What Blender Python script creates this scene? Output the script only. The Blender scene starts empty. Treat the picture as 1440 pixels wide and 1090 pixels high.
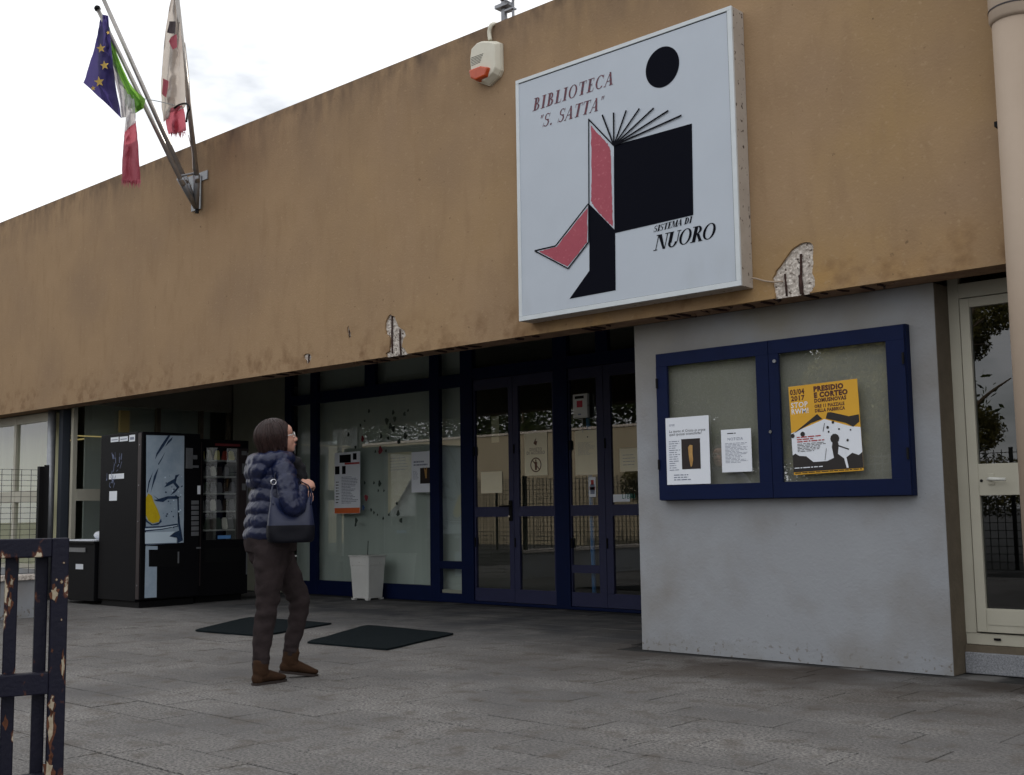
import bpy, bmesh, math, random
from mathutils import Vector, Matrix, noise
from mathutils.geometry import tessellate_polygon
R = math.radians
rng = random.Random(7)
SC = bpy.context.scene
COL = SC.collection

# ---------------------------------------------------------------- camera
FPX = 1637.9
YAW, PIT, ROL = R(42.537), R(6.078), R(-.8245)
EYE = Vector((0, 0, 1.0))
fwd = Vector((-math.sin(YAW)*math.cos(PIT), math.cos(YAW)*math.cos(PIT), math.sin(PIT)))
rgt0 = Vector((math.cos(YAW), math.sin(YAW), 0)); up0 = rgt0.cross(fwd)
rgt = rgt0*math.cos(ROL)+up0*math.sin(ROL); upv = -rgt0*math.sin(ROL)+up0*math.cos(ROL)
cam = bpy.data.cameras.new('camera'); camo = bpy.data.objects.new('camera', cam); COL.objects.link(camo)
cam.sensor_width = 36; cam.lens = FPX/1440*36; cam.clip_end = 3000; cam.clip_start = .05
mw = Matrix((rgt, upv, -fwd)).transposed().to_4x4(); mw.translation = EYE
camo.matrix_world = mw
SC.camera = camo

# ---------------------------------------------------------------- world, sun, exposure
SUN = Vector((-.10, .95, .29)).normalized()
sun_el = math.asin(SUN.z); sun_az = math.atan2(SUN.x, SUN.y)
W = bpy.data.worlds.new('World'); SC.world = W; W.use_nodes = True
wn, wl = W.node_tree.nodes, W.node_tree.links
wn.clear()
sky = wn.new('ShaderNodeTexSky'); sky.sky_type = 'NISHITA'; sky.sun_disc = False
sky.sun_elevation = sun_el; sky.sun_rotation = sun_az; sky.air_density = 1.0; sky.dust_density = 2.0; sky.ozone_density = 1.5
tc = wn.new('ShaderNodeTexCoord'); mp = wn.new('ShaderNodeMapping'); mp.inputs['Scale'].default_value = (1, 1, 2.6)
cn = wn.new('ShaderNodeTexNoise'); cn.inputs['Scale'].default_value = 2.2; cn.inputs['Detail'].default_value = 7; cn.inputs['Roughness'].default_value = .55
cr = wn.new('ShaderNodeValToRGB'); cr.color_ramp.elements[0].position = .24; cr.color_ramp.elements[1].position = .40
cmix = wn.new('ShaderNodeMix'); cmix.data_type = 'RGBA'; cmix.inputs[7].default_value = (16.0, 16.3, 16.8, 1)
bg = wn.new('ShaderNodeBackground'); bg.inputs['Strength'].default_value = .11
wo = wn.new('ShaderNodeOutputWorld')
wl.new(tc.outputs['Generated'], mp.inputs['Vector']); wl.new(mp.outputs[0], cn.inputs['Vector']); wl.new(cn.outputs[0], cr.inputs[0])
wl.new(cr.outputs[0], cmix.inputs[0]); wl.new(sky.outputs[0], cmix.inputs[6]); wl.new(cmix.outputs[2], bg.inputs[0]); wl.new(bg.outputs[0], wo.inputs[0])
sl = bpy.data.lights.new('sun', 'SUN'); sl.energy = 4.0; sl.angle = R(.5); sl.color = (1, .93, .82)
so = bpy.data.objects.new('sun', sl); COL.objects.link(so)
so.rotation_euler = (-SUN).to_track_quat('-Z', 'Y').to_euler()
SC.view_settings.view_transform = 'Standard'; SC.view_settings.look = 'None'
SC.view_settings.exposure = -0.5; SC.view_settings.gamma = 1; SC.view_settings.use_curve_mapping = False
SC.render.engine = 'CYCLES'
SC.cycles.max_bounces = 10; SC.cycles.transparent_max_bounces = 24; SC.cycles.caustics_reflective = False

# ---------------------------------------------------------------- helpers
def at(px, py, ax, val):
    """point of the place seen at a spot of the 1440x1090 survey view, on the plane ax = val"""
    d = rgt*((px-720)/FPX)+upv*(-(py-545)/FPX)+fwd
    i = 'xyz'.index(ax)
    return EYE+d*((val-EYE[i])/d[i])

def lin(c):
    return tuple((x/255/12.92 if x/255 <= .04045 else ((x/255+.055)/1.055)**2.4) for x in c)

ORG = {}
def tag(o, label=None, cat=None, group=None, kind=None):
    if label: o['label'] = label
    if cat: o['category'] = cat
    if group: o['group'] = group
    if kind: o['kind'] = kind
    return o
def thing(name, loc, label=None, cat=None, group=None):
    o = bpy.data.objects.new(name, None); COL.objects.link(o); o.location = loc; o.empty_display_size = .1
    ORG[o.name] = Vector(loc)
    return tag(o, label, cat, group)
def link_mesh(name, me, mat, parent=None, smooth=False):
    o = bpy.data.objects.new(name, me); COL.objects.link(o)
    if mat: me.materials.append(mat)
    if smooth:
        for p in me.polygons: p.use_smooth = True
    org = Vector((0, 0, 0))
    if parent is not None:
        o.parent = parent; org = ORG[parent.name]
        me.transform(Matrix.Translation(-org))
    ORG[o.name] = org
    return o
def obj(name, bm, mat, parent=None, smooth=False, bevel=0, kind=None, label=None):
    if not smooth: bmesh.ops.recalc_face_normals(bm, faces=bm.faces)
    me = bpy.data.meshes.new(name); bm.to_mesh(me); bm.free()
    o = link_mesh(name, me, mat, parent, smooth)
    if bevel:
        m = o.modifiers.new('bevel', 'BEVEL'); m.width = bevel; m.segments = 2; m.limit_method = 'ANGLE'
    return tag(o, label, None, None, kind)
def BM(): return bmesh.new()
def box(bm, x0, x1, y0, y1, z0, z1, M=None):
    vs = [bm.verts.new((x, y, z)) for x in (x0, x1) for y in (y0, y1) for z in (z0, z1)]
    for f in ((0, 1, 3, 2), (4, 6, 7, 5), (0, 4, 5, 1), (2, 3, 7, 6), (0, 2, 6, 4), (1, 5, 7, 3)): bm.faces.new([vs[i] for i in f])
    if M is not None:
        for v in vs: v.co = M @ v.co
    return bm
def bx(*a, **k): return box(BM(), *a, **k)
def tube(bm, pts, rad, n=10, ry=None, closed=False, mod=None, caps=True, side=None):
    pts = [Vector(p) for p in pts]; N = len(pts)
    if not hasattr(rad, '__len__'): rad = [rad]*N
    if ry is None: ry = rad
    elif not hasattr(ry, '__len__'): ry = [ry]*N
    rings = []; ref = Vector(side) if side else None
    for i, p in enumerate(pts):
        if closed: t = (pts[(i+1) % N]-pts[i-1]).normalized()
        else: t = (pts[min(i+1, N-1)]-pts[max(i-1, 0)]).normalized()
        if ref is None:
            ref = Vector((0, 0, 1)) if abs(t.z) < .9 else Vector((1, 0, 0))
        u = (ref-t*ref.dot(t)).normalized(); v = t.cross(u)
        if not side: ref = u
        r = []
        for k in range(n):
            a = 2*math.pi*k/n; m = mod(i/(N-1 if N > 1 else 1), a) if mod else 1
            r.append(bm.verts.new(p+u*(math.cos(a)*rad[i]*m)+v*(math.sin(a)*ry[i]*m)))
        rings.append(r)
    L = N if closed else N-1
    for i in range(L):
        a, b = rings[i], rings[(i+1) % N]
        for k in range(n): bm.faces.new((a[k], a[(k+1) % n], b[(k+1) % n], b[k]))
    if caps and not closed:
        bm.faces.new(rings[0][::-1]); bm.faces.new(rings[-1])
    return bm
def spline(pts, m):
    """Catmull-Rom through tuples of any length"""
    out = []; n = len(pts)
    for i in range(n-1):
        p0, p1, p2, p3 = pts[max(i-1, 0)], pts[i], pts[i+1], pts[min(i+2, n-1)]
        for k in range(m):
            t = k/m
            out.append(tuple(.5*(2*b+(c-a)*t+(2*a-5*b+4*c-d)*t*t+(3*b-a-3*c+d)*t**3) for a, b, c, d in zip(p0, p1, p2, p3)))
    out.append(tuple(pts[-1])); return out
def ball(bm, c, r, M=None, seg=20, rings=12):
    r = r if hasattr(r, '__len__') else (r, r, r)
    T = Matrix.Translation(c) @ (M if M is not None else Matrix()) @ Matrix.Diagonal((*r, 1))
    bmesh.ops.create_uvsphere(bm, u_segments=seg, v_segments=rings, radius=1, matrix=T)
    return bm
class Frame:
    """a flat face of something: u to the right, v up, n out of it"""
    def __init__(s, o, u, v): s.o = Vector(o); s.u = Vector(u).normalized(); s.v = Vector(v).normalized(); s.n = s.u.cross(s.v)
    def p(s, a, b, d=0): return s.o+s.u*a+s.v*b+s.n*d
def facade(y): return Frame((0, y, 0), (1, 0, 0), (0, 0, 1))       # u = x, v = z, n = -y
def poly(bm, F, pts, d=.001):
    P = [Vector((a, b, 0)) for a, b in pts]
    vs = [bm.verts.new(F.p(a, b, d)) for a, b in pts]
    for t in tessellate_polygon([P]):
        try: f = bm.faces.new([vs[i] for i in t])
        except ValueError: continue
        f.normal_update()
        if f.normal.dot(F.n) < 0: f.normal_flip()
    return bm
def quad(bm, F, a0, a1, b0, b1, d=.001): return poly(bm, F, [(a0, b0), (a1, b0), (a1, b1), (a0, b1)], d)
def stroke(bm, F, p, q, w, d=.001):
    p, q = Vector(p), Vector(q); t = (q-p).normalized(); s = Vector((-t.y, t.x))*w/2
    return poly(bm, F, [tuple(p-s), tuple(q-s), tuple(q+s), tuple(p+s)], d)
def flat(name, bm, mat, parent, **k):
    me = bpy.data.meshes.new(name); bm.to_mesh(me); bm.free(); return link_mesh(name, me, mat, parent)
def remesh(bm, voxel, smooth=4, name='m', noise_amp=0, noise_sc=10, fac=.5):
    me = bpy.data.meshes.new(name); bmesh.ops.recalc_face_normals(bm, faces=bm.faces); bm.to_mesh(me); bm.free()
    t = bpy.data.objects.new('tmp', me); COL.objects.link(t)
    m = t.modifiers.new('r', 'REMESH'); m.mode = 'VOXEL'; m.voxel_size = voxel
    if smooth:
        s = t.modifiers.new('s', 'SMOOTH'); s.iterations = smooth; s.factor = fac
    dg = bpy.context.evaluated_depsgraph_get(); dg.update()
    me2 = bpy.data.meshes.new_from_object(t.evaluated_get(dg)); bpy.data.objects.remove(t)
    me2.name = name
    if noise_amp:
        nn = [v.normal.copy() for v in me2.vertices]
        for v, nr in zip(me2.vertices, nn): v.co += nr*noise.noise(v.co*noise_sc)*noise_amp
    return me2
def text(parent, F, s, a, b, h, mat, d=.002, name='lettering', bold=0, sx=1, align='LEFT', shear=0, spacing=1.12):
    c = bpy.data.curves.new('t', 'FONT'); c.body = s; c.size = h*1.38; c.align_x = align; c.resolution_u = 2
    c.offset = bold; c.shear = shear; c.space_character = spacing; c.space_line = .78
    t = bpy.data.objects.new('t', c); COL.objects.link(t)
    dg = bpy.context.evaluated_depsgraph_get(); dg.update()
    me = bpy.data.meshes.new_from_object(t.evaluated_get(dg)); bpy.data.objects.remove(t)
    M = Matrix((F.u*sx, F.v, F.n)).transposed().to_4x4(); M.translation = F.p(a, b, d)
    me.transform(M); me.name = name; me.materials.clear()
    return link_mesh(name, me, mat, parent)

# ---------------------------------------------------------------- materials
MATS = {}
def mat(name, col, rough=.6, n=None, bump=None, metal=0, col2=None, spec=.5, rand=0, stretch=(1, 1, 1), sss=0, emit=None, sheen=0):
    """n = (scale, contrast) of colour mottling towards col2; bump = (scale, strength)"""
    m = bpy.data.materials.new(name); m.use_nodes = True; N, L = m.node_tree.nodes, m.node_tree.links
    b = N['Principled BSDF']; c = (*lin(col), 1)
    b.inputs['Base Color'].default_value = c; b.inputs['Roughness'].default_value = rough; b.inputs['Metallic'].default_value = metal
    b.inputs['Specular IOR Level'].default_value = spec
    if sheen: b.inputs['Sheen Weight'].default_value = sheen
    g = N.new('ShaderNodeNewGeometry'); mpg = N.new('ShaderNodeMapping'); mpg.inputs['Scale'].default_value = stretch
    L.new(g.outputs['Position'], mpg.inputs[0])
    out = None
    if n:
        t = N.new('ShaderNodeTexNoise'); t.inputs['Scale'].default_value = n[0]; t.inputs['Detail'].default_value = 8; t.inputs['Roughness'].default_value = .65
        L.new(mpg.outputs[0], t.inputs[0])
        r = N.new('ShaderNodeValToRGB'); w = n[1]; r.color_ramp.elements[0].position = .5-w; r.color_ramp.elements[1].position = .5+w
        c2 = lin(col2) if col2 else tuple(x*.72 for x in c[:3])
        r.color_ramp.elements[0].color = (*c2, 1); r.color_ramp.elements[1].color = c
        L.new(t.outputs[0], r.inputs[0]); out = r.outputs[0]
    if rand:
        oi = N.new('ShaderNodeObjectInfo'); hs = N.new('ShaderNodeHueSaturation'); ma = N.new('ShaderNodeMapRange')
        ma.inputs['To Min'].default_value = 1-rand; ma.inputs['To Max'].default_value = 1+rand
        L.new(oi.outputs['Random'], ma.inputs[0]); L.new(ma.outputs[0], hs.inputs['Value'])
        if out: L.new(out, hs.inputs['Color'])
        else: hs.inputs['Color'].default_value = c
        out = hs.outputs[0]
    if out: L.new(out, b.inputs['Base Color'])
    if bump:
        t = N.new('ShaderNodeTexNoise'); t.inputs['Scale'].default_value = bump[0]; t.inputs['Detail'].default_value = 6
        L.new(mpg.outputs[0], t.inputs[0]); bp = N.new('ShaderNodeBump'); bp.inputs['Strength'].default_value = bump[1]; bp.inputs['Distance'].default_value = .01
        L.new(t.outputs[0], bp.inputs['Height']); L.new(bp.outputs[0], b.inputs['Normal'])
    if emit: b.inputs['Emission Color'].default_value = (*lin(emit[0]), 1); b.inputs['Emission Strength'].default_value = emit[1]
    m['out'] = 0; return m
def overlay(m, col, scale, lo, hi, mask=None, rough=None, stretch=(1, 1, 1), vor=False, detail=6):
    """add patches of another colour (wear, dirt, painted shade) where a noise passes lo..hi; mask = (axis, from, to) fades it in along world axis"""
    N, L = m.node_tree.nodes, m.node_tree.links; b = N['Principled BSDF']
    mix = N.new('ShaderNodeMix'); mix.data_type = 'RGBA'
    ins = b.inputs['Base Color']
    if ins.is_linked: L.new(ins.links[0].from_socket, mix.inputs[6])
    else: mix.inputs[6].default_value = ins.default_value
    mix.inputs[7].default_value = (*lin(col), 1)
    g = N.new('ShaderNodeNewGeometry'); mpg = N.new('ShaderNodeMapping'); mpg.inputs['Scale'].default_value = stretch; L.new(g.outputs['Position'], mpg.inputs[0])
    t = N.new('ShaderNodeTexNoise'); t.inputs['Scale'].default_value = scale; t.inputs['Detail'].default_value = detail; L.new(mpg.outputs[0], t.inputs[0])
    mr = N.new('ShaderNodeMapRange'); mr.inputs['From Min'].default_value = lo; mr.inputs['From Max'].default_value = hi
    L.new(t.outputs[0], mr.inputs[0]); f = mr.outputs[0]
    for mk in (mask or []):
        s = N.new('ShaderNodeSeparateXYZ'); L.new(g.outputs['Position'], s.inputs[0])
        m2 = N.new('ShaderNodeMapRange'); m2.inputs['From Min'].default_value = mk[1]; m2.inputs['From Max'].default_value = mk[2]
        L.new(s.outputs['xyz'.index(mk[0])], m2.inputs[0])
        mu = N.new('ShaderNodeMath'); mu.operation = 'MULTIPLY'; L.new(f, mu.inputs[0]); L.new(m2.outputs[0], mu.inputs[1]); f = mu.outputs[0]
    L.new(f, mix.inputs[0]); L.new(mix.outputs[2], b.inputs['Base Color'])
    return m
def glass(name, tint=(.86, .9, .88), refl=.10, rough=0.0):
    m = bpy.data.materials.new(name); m.use_nodes = True; N, L = m.node_tree.nodes, m.node_tree.links; N.clear()
    o = N.new('ShaderNodeOutputMaterial'); mx = N.new('ShaderNodeMixShader'); tr = N.new('ShaderNodeBsdfTransparent'); gl = N.new('ShaderNodeBsdfGlossy')
    tr.inputs[0].default_value = (*tint, 1); gl.inputs['Roughness'].default_value = rough; gl.inputs['Color'].default_value = (1, 1, 1, 1)
    lw = N.new('ShaderNodeLayerWeight'); lw.inputs[0].default_value = .5
    pw = N.new('ShaderNodeMath'); pw.operation = 'POWER'; pw.inputs[1].default_value = 5; ma = N.new('ShaderNodeMath'); ma.operation = 'MULTIPLY_ADD'
    ma.inputs[1].default_value = 1-refl; ma.inputs[2].default_value = refl
    L.new(lw.outputs['Facing'], pw.inputs[0]); L.new(pw.outputs[0], ma.inputs[0]); L.new(ma.outputs[0], mx.inputs[0])
    L.new(tr.outputs[0], mx.inputs[1]); L.new(gl.outputs[0], mx.inputs[2]); L.new(mx.outputs[0], o.inputs[0]); return m
def cloth_mat(name, col, trans=.35, col2=None, n=None):
    m = mat(name, col, .85, n=n, col2=col2, bump=(60, .15)); N, L = m.node_tree.nodes, m.node_tree.links
    b = N['Principled BSDF']; o = N['Material Output']; t = N.new('ShaderNodeBsdfTranslucent'); mx = N.new('ShaderNodeMixShader'); mx.inputs[0].default_value = trans
    t.inputs[0].default_value = (*lin(col), 1)
    L.new(b.outputs[0], mx.inputs[1]); L.new(t.outputs[0], mx.inputs[2]); L.new(mx.outputs[0], o.inputs[0]); return m

M_fascia = mat('tan_plaster', (166, 139, 109), .95, n=(3.2, .35), col2=(157, 130, 100), bump=(70, .25), spec=.2)
overlay(M_fascia, (160, 132, 92), .9, .40, .7, mask=[('x', -9.5, -3)])
overlay(M_fascia, (172, 136, 84), 3, .3, .75, mask=[('x', -6.6, -5.4), ('z', 2.75, 2.4)])
overlay(M_fascia, (146, 122, 98), 1.1, .45, .85)
overlay(M_fascia, (146, 120, 92), 9, .52, .95, stretch=(1, 1, .25))
overlay(M_fascia, (176, 150, 118), 26, .6, .85)
overlay(M_fascia, (122, 102, 84), 2.2, .40, .75, mask=[('z', 4.1, 5.0)], stretch=(1, 1, .5))
overlay(M_fascia, (92, 76, 68), 6, .40, .90, mask=[('z', 4.5, 5.0)], stretch=(1.6, 1, .5))
overlay(M_fascia, (66, 56, 52), 9, .46, .86, mask=[('z', 4.80, 4.95)], stretch=(1, 1, .6))
overlay(M_fascia, (104, 84, 64), 22, .70, .80)
overlay(M_fascia, (120, 92, 66), 7, .5, .75, mask=[('z', 2.75, 2.38)])
M_conc = mat('bare_concrete', (232, 224, 214), .95, n=(46, .16), col2=(160, 148, 138), bump=(90, .4), spec=.2)
M_concd = mat('beam_concrete', (168, 138, 112), .95, n=(9, .25), col2=(120, 94, 76), bump=(30, .6), spec=.2)
M_rebar = mat('rusty_rebar', (70, 42, 34), .9, n=(60, .2), col2=(38, 26, 24), bump=(80, .5))
M_grey = mat('grey_wall_paint', (156, 159, 163), .95, n=(1.6, .3), col2=(146, 148, 152), bump=(55, .25), spec=.2)
overlay(M_grey, (132, 130, 126), 5, .5, .8, mask=[('z', .3, 0)])
overlay(M_grey, (138, 132, 118), 1.6, .35, .65, mask=[('z', 1.5, 2.4)])
overlay(M_grey, (108, 98, 88), 30, .58, .66, mask=[('z', .16, .02)])
overlay(M_grey, (112, 110, 108), 26, .74, .78)
overlay(M_grey, (136, 134, 132), 2.4, .45, .75)
M_reveal = mat('reveal_shade_concrete', (112, 102, 88), .95, n=(8, .25), bump=(40, .4), spec=.2)
M_ceil = mat('porch_ceiling', (156, 152, 142), .9, n=(3, .3))
M_roof = mat('roof_felt', (110, 108, 104), .95)
M_in = mat('interior_plaster', (150, 152, 140), .9)
M_infl = mat('interior_floor', (110, 104, 96), .5)
M_navy = mat('navy_frame_paint', (9, 24, 62), .6, n=(6, .3), col2=(7, 19, 50), spec=.15)
M_navyd = mat('door_frame_paint', (42, 45, 78), .5, n=(6, .3), col2=(36, 39, 68), spec=.4)
M_white = mat('white_aluminium', (186, 182, 168), .5, n=(5, .3), col2=(172, 168, 152))
M_cream = mat('cream_door_paint', (192, 188, 172), .5, n=(4, .3), col2=(180, 176, 160), spec=.3)
M_curt = mat('pale_curtain', (206, 212, 206), .9, n=(1.2, .3), col2=(186, 193, 188), stretch=(3, 1, .25))
M_curtw = mat('warm_curtain', (222, 216, 182), .9, n=(3, .3), col2=(204, 198, 164), stretch=(4, 4, .3))
M_glass = glass('window_glass', refl=.11)
M_doorg = glass('door_glass', (.80, .84, .80), .115)
M_cabg = glass('cabinet_glass', (.88, .9, .88), .21)
M_darkg = glass('side_door_glass', (.25, .28, .28), .095)
overlay(M_conc, (88, 76, 68), 42, .60, .66, detail=3)  # shade of small pits painted into the concrete colour
M_black = mat('black_enamel', (10, 10, 14), .6, spec=.15, n=(3, .3), col2=(7, 7, 11), bump=(150, .05))
M_blackp = mat('black_plastic', (9, 9, 11), .6, spec=.2)
M_maroon = mat('dark_trim', (44, 34, 36), .5)
M_paper = mat('white_paper', (232, 236, 242), .8, n=(4, .3), col2=(222, 226, 234))
M_paperw = mat('cream_paper', (242, 234, 206), .85, n=(4, .3), col2=(232, 222, 194))
M_print = mat('grey_print', (128, 134, 152), .8)
M_ink = mat('black_ink', (10, 11, 20), .8, spec=.1)
M_signp = mat('sign_panel', (190, 198, 208), .5, n=(2, .3), col2=(182, 190, 200), bump=(4, .02))
overlay(M_signp, (160, 164, 164), 3, .5, .8, mask=[('z', 2.75, 2.4)], stretch=(1, 1, .3))
M_signf = mat('sign_frame', (214, 220, 224), .4, n=(8, .3), col2=(200, 206, 208), metal=0)
M_signs = mat('sign_side', (190, 182, 172), .55, n=(8, .3), col2=(170, 160, 150))
overlay(M_signs, (70, 56, 48), 28, .62, .68)
M_signr = mat('faded_red_print', (168, 72, 88), .6, n=(14, .2), col2=(158, 64, 80))
overlay(M_signr, (190, 110, 120), 40, .6, .8)
M_signt = mat('worn_maroon_letters', (112, 50, 62), .6, n=(40, .1), col2=(74, 48, 64))
M_signb = mat('black_navy_print', (9, 11, 22), .8, spec=.08)
M_pipe = mat('painted_downpipe', (172, 154, 136), .7, n=(2, .3), col2=(160, 142, 124), bump=(20, .05))
overlay(M_pipe, (200, 192, 182), 18, .74, .77)
M_slab = mat('paving_slab', (142, 138, 134), .92, n=(70, .10), col2=(84, 83, 82), bump=(110, .7), rand=.09, spec=.25)
overlay(M_slab, (96, 94, 93), 1.3, .40, .72)
overlay(M_slab, (92, 86, 80), 6, .52, .75)
overlay(M_slab, (150, 148, 145), 95, .66, .72, detail=2)
overlay(M_slab, (64, 55, 47), 1.5, .30, .55, mask=[('y', 5.2, 6.6), ('x', -6.5, -4.5)])
overlay(M_slab, (70, 68, 68), 14, .72, .76, detail=3)
overlay(M_slab, (70, 70, 72), 2.2, .25, .6, mask=[('y', 6.2, 7.6)])  # shade of the porch painted into the slab colour, darker towards the recess
M_joint = mat('joint_dirt', (30, 29, 28), 1, n=(12, .3), bump=(80, .5))
overlay(M_joint, (100, 98, 96), 2.5, .55, .68)
M_mat = mat('rubber_mat', (27, 35, 38), .95, spec=.1, n=(30, .3), col2=(18, 24, 27), bump=(220, .8))
M_steel = mat('galvanised_steel', (150, 152, 156), .45, metal=.7, n=(20, .3))
M_pole = mat('flagpole_aluminium', (176, 172, 168), .35, metal=.6, n=(20, .3), col2=(140, 134, 128))
M_bin = mat('white_plastic', (214, 214, 210), .5, n=(5, .3), col2=(196, 196, 192))
overlay(M_bin, (120, 116, 110), 20, .68, .74)
M_siren = mat('siren_plastic', (216, 212, 196), .5, n=(10, .3), col2=(204, 198, 180))
M_orange = mat('orange_lens', (196, 78, 30), .25, n=(14, .3), col2=(170, 62, 24))
M_gate = mat('navy_gate_paint', (13, 13, 34), .55, spec=.25, n=(9, .3), col2=(14, 14, 30), bump=(60, .2))
overlay(M_gate, (88, 50, 34), 13, .585, .62, detail=8, stretch=(1, 1, .6))
overlay(M_gate, (190, 178, 156), 13, .625, .64, detail=8, stretch=(1, 1, .6))
M_wire = mat('fence_wire', (62, 64, 62), .6)
M_wallsun = mat('boundary_wall_render', (180, 168, 144), .9, n=(1.2, .3), col2=(160, 148, 124), bump=(30, .3))
M_leaf = mat('evergreen_leaf', (92, 102, 54), .3, n=(3, .25), col2=(44, 60, 30))
M_leafo = mat('olive_leaf', (140, 132, 80), .3, n=(3, .25), col2=(80, 84, 50))
M_bark = mat('tree_bark', (98, 84, 68), .95, n=(10, .3), bump=(20, .6))
M_ground = mat('asphalt', (78, 78, 78), .95, n=(40, .3), bump=(60, .3))
M_gran = mat('granite_step', (158, 160, 164), .6, n=(120, .15), col2=(104, 106, 112))
M_coat = mat('navy_puffer_nylon', (19, 28, 62), .36, n=(12, .3), col2=(15, 22, 48), bump=(22, .9), spec=.4)
M_trous = mat('charcoal_trouser_cotton', (56, 48, 48), .95, n=(14, .3), col2=(42, 36, 37), bump=(30, .6), spec=.1)
M_hair = mat('dark_brown_hair', (50, 31, 27), .45, n=(34, .2), col2=(26, 16, 15), bump=(90, .6), spec=.25, stretch=(1, 1, .12))
M_skin = mat('skin', (186, 138, 118), .6, n=(20, .3), col2=(194, 146, 126))
M_boot = mat('brown_suede', (64, 44, 30), .9, spec=.15, n=(24, .3), col2=(48, 34, 24), bump=(80, .3))
M_sole = mat('boot_sole', (40, 30, 26), .8)
M_scarf = mat('black_scarf', (20, 20, 26), .95, n=(20, .3), bump=(40, .6))
M_bag = mat('blue_leather', (15, 27, 62), .45, n=(10, .3), col2=(11, 20, 48), bump=(30, .15))
M_bagd = mat('dark_blue_leather', (8, 9, 20), .6, spec=.2, n=(10, .3), bump=(30, .15))
M_metal = mat('polished_metal', (200, 200, 205), .25, metal=1)

# ================================================================ GROUND
g = BM(); box(g, -300, 300, -300, 300, -.5, -.045)
ground = obj('ground', g, M_ground); tag(ground, kind='structure')
g = BM(); box(g, -20, 6, -3.6, 14, -.04, -.005)
piazza = obj('paved_forecourt', g, M_joint); tag(piazza, kind='structure')
PIT_, LEN = .2825, .61
offs = {0: -4.70, 1: -4.40, 3: -3.85, 4: -3.53, 5: -3.70, 6: -2.885, 7: -1.995, 2: -4.1}
slab_vars = []
for v in range(6):
    b = BM(); j = .0044; w, l = PIT_-2*j, LEN-2*j
    vs = box(b, 0, l, 0, w, -.03, 0)
    for q in b.verts:
        q.co.x += j; q.co.y += j
        if q.co.z > -.01: q.co.z += rng.uniform(-.0012, .0012)
    bmesh.ops.bevel(b, geom=[e for e in b.edges if all(q.co.z > -.01 for q in e.verts)], offset=.0022, segments=1, affect='EDGES')
    me = bpy.data.meshes.new('paving_slab'); b.to_mesh(me); b.free(); me.materials.append(M_slab); slab_vars.append(me)
cells = []
for k in range(-8, 25):
    y0 = 2.56+PIT_*k
    o = offs.get(k, None)
    if o is None: o = -5+rng.random()*LEN
    for i in range(-30, 12):
        x0 = o+i*LEN
        if not (-15.5 < x0 < 1.5): continue
        if y0+PIT_ > 9.23: continue
        if y0+PIT_ > 6.88 and (x0+LEN > -5.12) : continue
        c = Vector((x0+.3, y0+.14, 0)); d = c-EYE
        zz = d.dot(fwd); vis = False
        if zz > .5:
            px = 720+FPX*d.dot(rgt)/zz; py = 545-FPX*d.dot(upv)/zz
            vis = -60 < px < 1500 and py < 1150
        cells.append((not vis, d.length, x0, y0))
cells.sort()
field = BM()
for n_, (nv, dist, x0, y0) in enumerate(cells):
    if n_ < 298:
        o = bpy.data.objects.new('paving_slab', slab_vars[rng.randrange(6)]); COL.objects.link(o)
        o.location = (x0, y0, rng.uniform(-.0015, .0015)); o.parent = piazza
    else:
        box(field, x0+.002, x0+LEN-.002, y0+.002, y0+PIT_-.002, -.03, rng.uniform(-.0008, .0008))
for k in range(0, 9):      # slabs of the strip outside the view
    y0 = 2.56-PIT_*(9+k)
    for i in range(-24, 4):
        box(field, i*LEN+.002+.2*k, i*LEN+LEN-.002+.2*k, y0+.002, y0+PIT_-.002, -.03, 0)
obj('paving_slab_field', field, M_slab, piazza, kind='stuff')

# ================================================================ BUILDING
YF, YW, YG = 6.65, 6.90, 9.25        # face of the fascia, grey wall, glazed front
ZB, ZT = 2.35, 4.952
XL, XR = -24, 5
bld = thing('library_building', (-8, YW, 0), 'low tan plastered library building with deep porch and glazed entrance', 'building')
# fascia front skin with broken-out places
def pxl(pts): return [(at(a, b, 'y', YF).x, at(a, b, 'y', YF).z) for a, b in pts]
sp1 = pxl([(1089, 418), (1088, 410), (1087, 398), (1086, 391), (1091, 380), (1098, 372), (1105, 362), (1112, 352), (1120, 346), (1130, 341), (1139, 341), (1144, 347), (1143, 362), (1143, 376), (1142, 384), (1146, 394), (1146, 402), (1142, 409), (1138, 412)])
sp2 = pxl([(543, 503), (542, 497), (547, 494), (548, 484), (547, 474), (542, 470), (541, 462), (542, 452), (545, 446), (549, 442), (555, 445), (558, 453), (561, 460), (569, 465), (571, 472), (567, 478), (565, 488), (570, 492), (573, 499)])
for s in (sp1, sp2): s[0] = (s[0][0], ZB); s[-1] = (s[-1][0], ZB)
def jag(s):
    o = []
    for (a, b), (c, d) in zip(s, s[1:]):
        o += [(a, b), ((a+c)/2+rng.uniform(-.006, .006), (b+d)/2+rng.uniform(-.006, .006))]
    o.append(s[-1]); return o
sp1, sp2 = jag(sp1), jag(sp2)
sp3 = pxl([(427, 500), (429, 498), (432, 497), (436, 498), (438, 502), (436, 508), (433, 512), (431, 511), (430, 507), (427, 504)])
sp4 = pxl([(488, 461), (490, 458), (491, 463), (493, 468), (493, 475), (490, 476), (489, 470), (488, 466)])
outer = [(XL, ZB)]+sp2+sp1+[(XR, ZB), (XR, ZT), (XL, ZT)]
loops = [outer, sp3, sp4]
P = [Vector((a, b, 0)) for l in loops for a, b in l]
b = BM(); fv = [b.verts.new((p.x, YF, p.y)) for p in P]
for t in tessellate_polygon([[Vector((a, c, 0)) for a, c in l] for l in loops]):
    f = b.faces.new([fv[i] for i in t]); f.normal_update()
    if f.normal.y > 0: f.normal_flip()
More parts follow.
